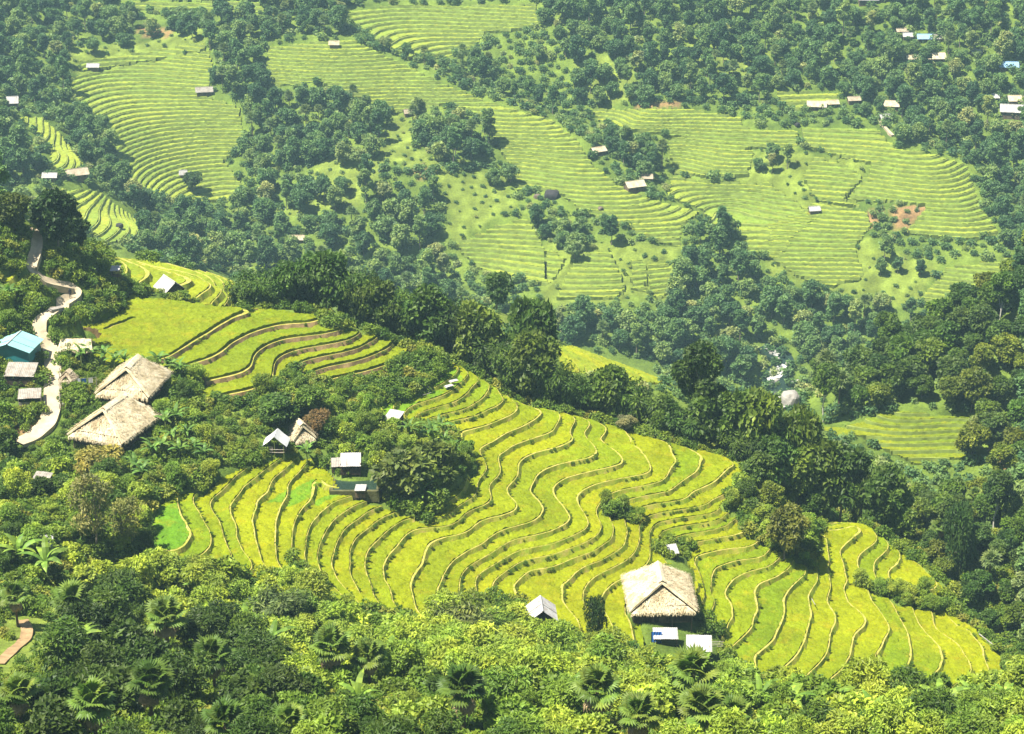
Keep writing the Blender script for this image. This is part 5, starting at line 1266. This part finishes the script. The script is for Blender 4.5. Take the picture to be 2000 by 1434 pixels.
for x in (-2.2, 0, 2.2):
    for y in (-1.3, 1.3): post(e, x, y, -.6, 1.9, .08)
for z in (.5, .9, 1.3): part('rail', tube([(-2.3, -1.32, z), (0, -1.34, z), (2.3, -1.32, z)], .05, 5), 'wood', e)
thatched_house('thatched_hut', 'tiny thatched hut right of the pale path, above the thatched houses', 'hut', G(132, 752) + (0, .8, 0), -12, 1.6, 1.5, 1.2, .9, 'old_thatch', seed=91, ov=.35, vg=.5, fine=.2, stilts=.2, door=False)
lean_shed('small grey roofed shed left of the yellowish tree below the thatched houses', G(80, 962) + (0, 1, 0), -14, 2.4, 1.8, 1.8, 18, mat='grey_sheet', sheets=3, wmat='dark_wood')
gable_house('hut with a grey white roof half hidden behind the flat upper rice field', behind(0, 0) * 0 + np.array([*(lambda p: (p[0], p[1] + 3.5))(G(326, 579)), G(326, 579)[2] - .9]), 34, 3.6, 4.2, 1.5, 1.5, 'sheet', 'dark_wood', name='hut', cat='hut')
e = lean_shed('little watch hut on tall stilts with a white roof, behind the big field', G(226, 558) + (0, .8, 0), 0, 1.5, 1.3, 2.9, 10, sheets=2, walls=False)
part('floor', boxm(-.7, .7, -.6, .6, 1.5, 1.6), 'wood', e); board_wall(e, (-.7, -.6), (.7, -.6), 1.6, 2.2, 'wood', .25)

# houses on the far side of the valley
def far_house(px, py, w, roof, label, yaw=0, wm='wood', d=None, cat='house', name='house'):
    p = G(px, py); hm = w * .30
    gable_house(label, p + (0, 2, .3), 90 + yaw, (d or w * .62), w, max(1.6, w * .25), max(1.0, w * .22), roof, wm, sheets=1, name=name, cat=cat, zb=-1.5, door=False)
    e = SC.objects[[o.name for o in COL.objects if o.parent is None and o.get('label') == label][-1]]; hw, h = (d or w * .62) / 2, max(1.6, w * .25)
    if w > 4.5:
        part('door', boxm(-hw - .10, -hw - .06, -.5, .5, 0, h * .85), 'dark_wood', e)
        for y in (-w * .32, w * .32): part('window', boxm(-hw - .10, -hw - .06, y - .45, y + .45, h * .35, h * .8), 'dark_wood', e)
for px, py, w, roof, lab, yw in FH: far_house(px, py, w * .86, roof, lab, yw)

# ------------------------------------------------------------------ path, pond, stream, stones
def ribbon(name, pts, width, mat, lift=.06, n=80, kind='structure', wob=.12, edge=True):
    q = np.array(pts, float); s = np.r_[0, np.cumsum(np.hypot(*np.diff(q, axis=0).T))]; t = np.linspace(0, s[-1], n)
    P = hit(np.interp(t, s, q[:, 0]), np.interp(t, s, q[:, 1])); P = P[~np.isnan(P[:, 0])]
    k = np.ones(5) / 5
    for a in (0, 1): P[:, a] = np.convolve(np.r_[[P[0, a]] * 2, P[:, a], [P[-1, a]] * 2], k, 'valid')
    d = unit(np.gradient(P[:, :2], axis=0)); nr = np.stack([-d[:, 1], d[:, 0]], 1)
    w = np.broadcast_to(width, (len(P),)) if np.ndim(width) == 0 else np.interp(np.linspace(0, 1, len(P)), np.linspace(0, 1, len(width)), width)
    rows = []
    for u in (-.5, -.25, 0, .25, .5):
        xy = P[:, :2] + nr * (u * w * (1 + wob * noise(P[:, 0] * .4, P[:, 1] * .4 + u, 3)))[:, None]
        rows.append(np.c_[xy, np.zeros(len(xy))])
    zc = np.convolve(np.r_[[H(P[0, 0], P[0, 1])] * 2, H(P[:, 0], P[:, 1]), [H(P[-1, 0], P[-1, 1])] * 2], k, 'valid') + lift
    zc = np.maximum(zc, H(P[:, 0], P[:, 1]) + lift)
    V = []
    for r in rows: r[:, 2] = np.maximum(zc, H(r[:, 0], r[:, 1]) + .25 * fbm(r[:, 0] / 2.6, r[:, 1] / 2.6, 41, 3) + lift * .7); V.append(r)
    low = [rows[0] - (0, 0, 1.2), rows[-1] - (0, 0, 1.2)]
    V = [low[0]] + V + [low[1]]; m = len(P); I = np.arange(len(V) * m).reshape(len(V), m)
    F = np.stack([I[:-1, :-1], I[:-1, 1:], I[1:, 1:], I[1:, :-1]], -1).reshape(-1, 4)
    return link(name, mesh_from(name, np.concatenate(V), F, [M[mat]]), kind=kind)
ribbon('village_path', PATH_PX, [1.7, 1.8, 1.9, 2.2, 2.6, 2.7, 2.7], 'concrete', .34, 160, wob=.04)
ribbon('dirt_track', [(44,1212),(54,1232),(50,1250),(25,1272),(-5,1300)], 1.3, 'earth', .15, 40)
ribbon('footpath', [(122,770),(150,775),(168,792)], 1.1, 'earth', .2, 20)
ribbon('forest_path', [(1716,236),(1730,252),(1745,268)], 1.2, 'concrete', .5, 16)
M['water'] = bpy.data.materials.new('stream_water'); t, b, o = nodes_of(M['water'])
b.inputs['Base Color'].default_value = (.018, .035, .025, 1); b.inputs['Roughness'].default_value = .08; bump(t, b, noise_tex(t, 1.2, 3), .1, .4)
M['foam'] = simple('white_water', (.46, .45, .42), .6, .2, .8, .1, local=False)
ribbon('stream', [(1490,676),(1512,692),(1532,706),(1528,722),(1510,738),(1512,752),(1530,768),(1545,786),(1530,802)], 7.5, 'water', .45, 60)
ribbon('rapids', [(1492,680),(1508,690),(1522,698)], [1, 3, 2], 'foam', .7, 24)
ribbon('rapids', [(1534,716),(1520,728),(1508,742),(1512,748)], [2, 4, 5, 3], 'foam', .7, 30)
ribbon('rapids', [(1516,780),(1530,792),(1545,800)], [3, 4, 3], 'foam', .8, 24)
pp = G(695, 952); e = link('fish_pond', mesh_from('fish_pond', *boxm(-3.4, 3.2, -1.9, 2.0, -.6, .12), [M['water']]), kind='structure'); e.location = tuple(pp + (0, .9, -.1))
for a in ((-3.9, 3.7, -2.5, -1.85), (-3.9, 3.7, 1.95, 2.6), (-3.95, -3.35, -1.9, 2.0), (3.15, 3.75, -1.9, 2.0)): V, F = boxm(*a, -1.6, .2); V += .12 * np.stack([noise(V[:, 0] * 3 + k, V[:, 1] * 3, 5) for k in range(3)], 1); part('pond_bank', (V, F), 'wet_bank', e)
def boulder(label, P, r, mat, seed, group=None, cat='boulder', sq=.75):
    bm = __import__('bmesh').new(); __import__('bmesh').ops.create_icosphere(bm, subdivisions=3, radius=1)
    V = np.array([v.co[:] for v in bm.verts]); F = np.array([[v.index for v in f.verts] for f in bm.faces]); bm.free()
    k = 1 + .28 * fbm(V[:, 0] * 1.3 + seed, V[:, 1] * 1.3 + V[:, 2] * 1.1, seed, 3); V = V * k[:, None]
    V = np.where(np.abs(V) > .78, np.sign(V) * (.78 + (np.abs(V) - .78) * .3), V)
    o = thing('boulder', label, cat, tuple(P), seed, group, mesh_from('boulder', V, F, [M[mat]])); o.scale = (r, r * .85, r * sq); return o
boulder('great black boulder among the curving far terraces', G(1078, 388) + (0, 1, .8), 3.2, 'dark_stone', 3)
boulder('brown boulder left of the great black one', G(1050, 388) + (0, 1, .3), 1.7, 'brown_stone', 4)
boulder('round grey boulder on the terraces right of the black boulder', G(1173, 410) + (0, .5, .3), 1.3, 'brown_stone', 5)
boulder('dark boulder on the small lower left terraced spur', G(233, 444) + (0, .5, .3), 1.4, 'dark_stone', 6)
boulder('dark boulder at the upper rim of the right terraces', G(1557, 246) + (0, .5, .3), 1.3, 'dark_stone', 7)
boulder('huge pale boulder beside the stream', G(1545, 800) + (0, 2, 1.4), 2.8, 'stone', 8, sq=.95)
for i, (px, py, r) in enumerate([(1506,694,1.6),(1520,704,1.2),(1500,700,1.4),(1538,714,1.5),(1526,724,1.3),(1540,726,1.8),(1506,752,2.0),(1516,746,1.5),(1548,752,1.8),(1558,748,1.5),(1524,792,1.8),(1556,796,1.6),(1516,770,1.2),(1566,782,1.6)]):
    boulder(clip_label('pale rock in the stream ' + where(G(px, py))), G(px, py) + (0, 0, .5), r * .68, 'stone', 20 + i, 'rocks in the stream', 'rock')
for i in range(26):
    p = G(118 + 26 * RS.rand(), 776 + 16 * RS.rand()); boulder('loose grey stone in the rubble heap by the path', p + (0, 0, .12), .18 + .22 * RS.rand(), 'stone', 60 + i, 'stones of the rubble heap', 'stone')
# slabs and poles
for i, (px, py, a) in enumerate([(885,750,30),(876,760,35)]):
    e = thing('sheet_pile', ('upper' if i == 0 else 'lower') + ' of two small white sheets laid on the bare terrace above the field shelter', 'sheet', tuple(G(px, py) + (0, 0, .5)), R(a))
    for k in range(2): V, F = corr(1.5, .9, .02); V[:, 2] += .12 * k; V[:, 0] += .15 * k; part('sheet', (V, F), 'sheet', e)
def pole(label, a, b, ha, hb, r=.06, mat='stone'):
    A, B = G(*a) + (0, 0, ha), G(*b) + (0, 0, hb); V, F = tube([A, (A + B) / 2 + (0, 0, -.05), B], r, 6); V = V - A
    thing('bamboo_pole', label, 'pole', tuple(A), 0, None, mesh_from('bamboo_pole', V, F, [M[mat]]))
pole('long pale pole lying on the crest right of the earth banked terraces', (733,652), (772,668), .8, .9)
pole('pale pole at the far right end of the lowest terraces', (1912,1245), (1948,1272), .6, .6, .09)
pole('short pale stick on the lower right terraces', (1585,1176), (1592,1188), .6, .6)
pole('pale stick leaning on the open bank between the green strips', (838,760), (828,752), .2, .8, .05)
pole('second pale stick lying on the open bank between the green strips', (842,770), (826,776), .3, .4, .05)

# the walker on the path
def person():
    p = G(138, 586); e = thing('person', 'person in dark clothes walking on the pale village path', 'person', tuple(p + (0, 0, .3)), R(20))
    J = {'pelvis': (0, 0, .92), 'spine': (0, .01, 1.18), 'chest': (0, .0, 1.38), 'neck': (0, -.01, 1.5), 'head': (0, -.03, 1.62), 'crown': (0, -.02, 1.74),
         'shl': (-.19, 0, 1.43), 'ell': (-.24, .05, 1.15), 'hal': (-.23, -.06, .90), 'shr': (.19, 0, 1.43), 'elr': (.24, -.06, 1.16), 'har': (.22, -.16, .93),
         'hil': (-.1, 0, .88), 'knl': (-.11, -.14, .48), 'anl': (-.11, -.05, .08), 'tol': (-.11, -.22, .04), 'hir': (.1, 0, .88), 'knr': (.11, .05, .47), 'anr': (.11, .26, .10), 'tor': (.11, .12, .04)}
    rad = dict(pelvis=.15, spine=.13, chest=.16, neck=.06, head=.105, crown=.08, shl=.075, ell=.05, hal=.04, shr=.075, elr=.05, har=.04, hil=.1, knl=.065, anl=.045, tol=.04, hir=.1, knr=.065, anr=.045, tor=.04)
    E = [('pelvis','spine'),('spine','chest'),('chest','neck'),('neck','head'),('head','crown'),('chest','shl'),('shl','ell'),('ell','hal'),('chest','shr'),('shr','elr'),('elr','har'),('pelvis','hil'),('hil','knl'),('knl','anl'),('anl','tol'),('pelvis','hir'),('hir','knr'),('knr','anr'),('anr','tor')]
    ks = list(J); me = bpy.data.meshes.new('body'); me.from_pydata([J[k] for k in ks], [(ks.index(a), ks.index(b)) for a, b in E], [])
    o = link('body', me, e); me.materials.append(simple('dark_clothes', (.03, .03, .045), .8, .3, 8))
    o.modifiers.new('skin', 'SKIN'); sv = me.skin_vertices[0].data
    for i, k in enumerate(ks): sv[i].radius = (rad[k], rad[k]); sv[i].use_root = (k == 'pelvis')
    s = o.modifiers.new('sub', 'SUBSURF'); s.levels = s.render_levels = 1
    bm = __import__('bmesh').new(); __import__('bmesh').ops.create_uvsphere(bm, u_segments=12, v_segments=8, radius=.118); h = bpy.data.meshes.new('hair'); bm.to_mesh(h); bm.free(); h.materials.append(M['dark_stone'])
    ho = link('hair', h, e); ho.location = (0, .02, 1.67)
person()

# ------------------------------------------------------------------ single trees and garden plants
plant('large_leaf_tree', P_BIGLEAF, G(785, 985) + (0, 1.5, 0), (1.25, 1.25, 1.25), (.12, .17, .035), 'big round tree with large pale leaves in front of the fish pond hut', 'tree', pick=0)
plant('large_leaf_tree', P_BIGLEAF, G(852, 945) + (0, 1, 0), (1.0, 1.0, 1.05), (.13, .17, .03), 'smaller large leaved tree right of the big round one at the pond', 'tree', pick=1)
plant('broadleaf_tree', P_SPARSE, G(185, 1085), (1.25, 1.25, 1.5), (.22, .22, .07), 'tall brownish tree with thin foliage below the lower thatched house', 'tree', pick=0)
plant('broadleaf_tree', P_SPARSE, G(245, 1075), (1.0, 1.0, .95), (.20, .22, .06), 'shorter tree just right of the tall brownish one', 'tree', pick=1)
plant('blossoming_tree', P_LACY, G(190, 945), (1.5, 1.5, 1.05), (.26, .24, .05), 'yellowish bushy tree directly in front of the lower thatched house', 'tree', pick=2)
plant('slender_tree', P_LACY, G(1163, 1262), (.75, .75, 1.5), (.04, .075, .014), 'slender dark tree standing alone in the rice between barn and thatched house', 'tree', pick=1)
plant('round_tree', P_BROAD, G(1532, 1088), (.85, .85, .92), (.12, .135, .018), 'round olive tree with a bare stem at the hedge between the terrace blocks', 'tree', pick=2)
plant('cypress_tree', P_LACY, behind(1322, 5), (.5, .5, 1.0), (.030, .038, .010), 'dark brownish conifer at the crest of the lower hedge', 'tree', pick=0)
p = behind(1362, 8); plant('broadleaf_tree', P_TALL, p, (1.25, 1.25, (z_on_ray(1362, 668, p[1]) - p[2]) / 14.2), (.045, .085, .012), 'round dark tree rising above the hedge right of the conifer', 'tree', pick=1)
p = G(112, 486); plant('broadleaf_tree', P_BROAD, p, (1.15, 1.15, 1.15), (.032, .065, .012), 'tall dark tree beside the path on the left crest', 'tree', pick=3)
p = G(150, 498); plant('broadleaf_tree', P_BROAD, p, (.8, .8, .75), (.04, .075, .014), 'lower dark tree right of the tall one on the left crest', 'tree', pick=0)
p = G(30, 452); plant('broadleaf_tree', P_BROAD, p, (.75, .75, .75), (.09, .12, .016), 'yellow green tree left of the tall dark one on the left crest', 'tree', pick=4)
plant('broadleaf_tree', P_BROAD, G(545, 832), (.8, .8, .55), (.08, .135, .018), 'wide leafy tree behind the tarpaulin shed', 'tree', pick=1)
plant('broadleaf_tree', P_BROAD, G(600, 815), (.65, .65, .55), (.09, .15, .018), 'leafy tree behind the small thatched hut', 'tree', pick=2)
plant('dry_bush', P_LACY, G(622, 850), (.9, .9, .8), (.22, .16, .06), 'dry tan bush right of the small thatched hut', 'bush', pick=1)
plant('blossoming_bush', P_LACY, behind(1222, 1.5), (.8, .8, .5), (.24, .24, .10), 'pale flowering bush at the crest of the winding terraces', 'bush', pick=2)
plant('lone_bush', P_BROAD, G(377, 372), (1.0, 1.0, .75), (.05, .10, .02), 'lone pyramid shaped bush on the wide left far terraces', 'bush', pick=2)
plant('vine_covered_tree', P_LACY, G(1880, 1150) + (0, 4, 0), (1.3, 1.3, 2.9), (.05, .10, .018), 'tall tree wrapped in vines beyond the lower right terraces', 'tree', pick=1)
plant('bamboo_clump', P_BAMBOO, G(545, 1240), (.9, .9, .75), (.10, .15, .04), 'grey green bamboo clump at the lower left rim of the terraces', 'bamboo', pick=0)
plant('bamboo_clump', P_BAMBOO, G(905, 1290), (1.0, 1.0, .85), (.12, .16, .04), 'grey green bamboo clump below the middle of the terraces', 'bamboo', pick=1)
plant('bamboo_clump', P_BAMBOO, G(960, 1300), (.8, .8, .65), (.10, .15, .03), 'smaller bamboo clump left of the barn thicket', 'bamboo', pick=2)
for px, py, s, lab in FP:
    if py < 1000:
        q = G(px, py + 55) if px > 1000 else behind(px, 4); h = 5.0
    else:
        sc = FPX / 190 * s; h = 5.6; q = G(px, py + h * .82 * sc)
    fan_palm(q, s, lab, None, h / s if py < 1000 else h, col=(.075, .135, .02) if 'dark' in lab or 'shade' in lab else (.13, .20, .03))  # darker fronds; on palms in the shade the colour carries that shade
BP = [(325,850),(345,838),(365,862),(338,880),(318,895),(352,905),(382,890),(300,905),(285,735),(245,722),(205,715),(178,708),(160,715),(330,735),(352,748),(310,725),(225,728),(400,905),(800,862),(842,868),(868,880),(825,990),(835,965),(880,905),(858,855),(8,610),(20,600),(280,945),(265,935),(600,905)]
for i, (px, py) in enumerate(BP):
    w = 'on the slope right of the lower thatched house' if (px > 280 and py > 800 and px < 420) else 'behind the upper thatched house' if py < 760 and px > 100 and px < 400 else 'near the fish pond' if px > 550 else 'at the left edge of the village'
    banana(G(px, py), .8 + .35 * RS.rand(), clip_label('banana plant with broad leaves ' + where(G(px, py))), 'banana plants ' + w)

lean_shed('pale roofed hut half buried in bushes on the slope at the lower left', G(78, 1096) + (0, .8, 0), 10, 3.2, 2.2, 2.2, 14, wmat='wood')
# woodpile, fence and washing beside the path
e = thing('woodpile', 'pile of cut logs stacked beside the bend of the path', 'woodpile', tuple(G(110, 612) + (0, .3, .2)), R(35))
for i in range(14):
    y, z = (i % 5) * .26 - .5, .12 + (i // 5) * .24; V, F = tube([(-1.2 + .2 * RS.rand(), y, z), (0, y, z), (1.2 - .2 * RS.rand(), y + .05, z)], .12 + .03 * RS.rand(), 6); part('log', (V, F), 'grey_board', e)
e = thing('bamboo_fence', 'rough bamboo fence along the right side of the village path', 'fence', tuple(G(113, 800)), 0)
o0 = np.array(e.location); prev = None
for i in range(11):
    g = G(113 + 1.2 * math.sin(i), 804 - 10 * i) - o0 + (.3, 0, 0); post(e, g[0], g[1], g[2] - .3, g[2] + 1.1 + .2 * RS.rand(), .05, 'grey_board')
    if prev is not None:
        for hz in (.5, .9): part('rail', tube([tuple(prev + (0, 0, hz)), tuple((prev + g) / 2 + (0, .03, hz + .03)), tuple(g + (0, 0, hz))], .035, 5), 'grey_board', e)
    prev = g
e = thing('washing_line', 'washing line with pale cloths between the tiny thatched hut and the upper house', 'washing line', tuple(G(165, 760) + (0, .5, 0)), R(8))
for x in (-1.8, 1.8): post(e, x, 0, -.6, 1.8, .05, 'grey_board')
part('line', tube([(-1.8, 0, 1.7), (0, 0, 1.58), (1.8, 0, 1.7)], .015, 4), 'grey_board', e)
for x, m_ in ((-1.0, 'cloth'), (-.1, 'blue_tarp'), (.9, 'tarp')): V, F = corr(.7, .8, .03, 7); V = rotx(V, R(88), 1.2); V[:, 0] += x; part('cloth', (V, F), m_, e)

FGB = [(95,1150),(255,1170),(480,1260),(530,1290),(760,1330),(800,1290),(1000,1350),(1060,1330),(1110,1390),(1480,1400),(1540,1420),(1620,1410),(1700,1430),(1830,1420),(1900,1410),(1960,1400),(700,1400),(390,1180),(160,1290),(40,1120)]
for px, py in FGB: banana(G(px, py), 1.1 + .35 * RS.rand(), clip_label('banana plant with broad leaves ' + where(G(px, py))), 'banana plants in the foreground thicket', col=(.15, .25, .035))
# ------------------------------------------------------------------ air
def haze_box(dens=0.00017, col=(0.55, 0.88, 1.0)):
    x0, x1, y0, y1, z0, z1 = -700, 700, -120, 1300, -40, CZ + 14
    V = [(x0,y0,z0),(x1,y0,z0),(x1,y1,z0),(x0,y1,z0),(x0,y0,z1),(x1,y0,z1),(x1,y1,z1),(x0,y1,z1)]
    F = [(0,3,2,1),(4,5,6,7),(0,1,5,4),(1,2,6,5),(2,3,7,6),(3,0,4,7)]
    m = bpy.data.materials.new('haze'); m.use_nodes = True; t = m.node_tree; t.nodes.clear()
    o = t.nodes.new('ShaderNodeOutputMaterial'); v = t.nodes.new('ShaderNodeVolumePrincipled')
    v.inputs['Color'].default_value = (*col, 1); v.inputs['Density'].default_value = dens; v.inputs['Anisotropy'].default_value = 0.2
    t.links.new(v.outputs[0], o.inputs['Volume'])
    link('haze', mesh_from('haze', V, np.array(F), [m]), kind='stuff')
haze_box()
# alike labels: say which one from left to right
ORD = ['leftmost', 'second', 'third', 'fourth', 'fifth', 'sixth', 'seventh', 'eighth', 'ninth', 'tenth', 'eleventh', 'twelfth', 'thirteenth', 'fourteenth', 'fifteenth', 'sixteenth', 'seventeenth', 'eighteenth', 'nineteenth', 'twentieth']
KEEP = ('rubble heap', 'poles beside')
by = {}
for o in SC.objects:
    if o.parent is None and 'label' in o: by.setdefault(o['label'], []).append(o)
for lab, os_ in by.items():
    if len(os_) < 2 or any(k in os_[0].get('group', '') for k in KEEP): continue
    os_.sort(key=lambda o: float(project(np.array(o.location))[0]))
    for i, o in enumerate(os_):
        n = len(os_)
        pre = ('left one, ', 'right one, ')[i] if n == 2 else 'leftmost one, ' if i == 0 else 'rightmost one, ' if i == n - 1 else ORD[min(i, 19)] + ' from left, '
        o['label'] = clip_label(pre + lab)
        o['group'] = o.get('group', 'plants')
print('script seconds', round(time.time() - T0, 1))
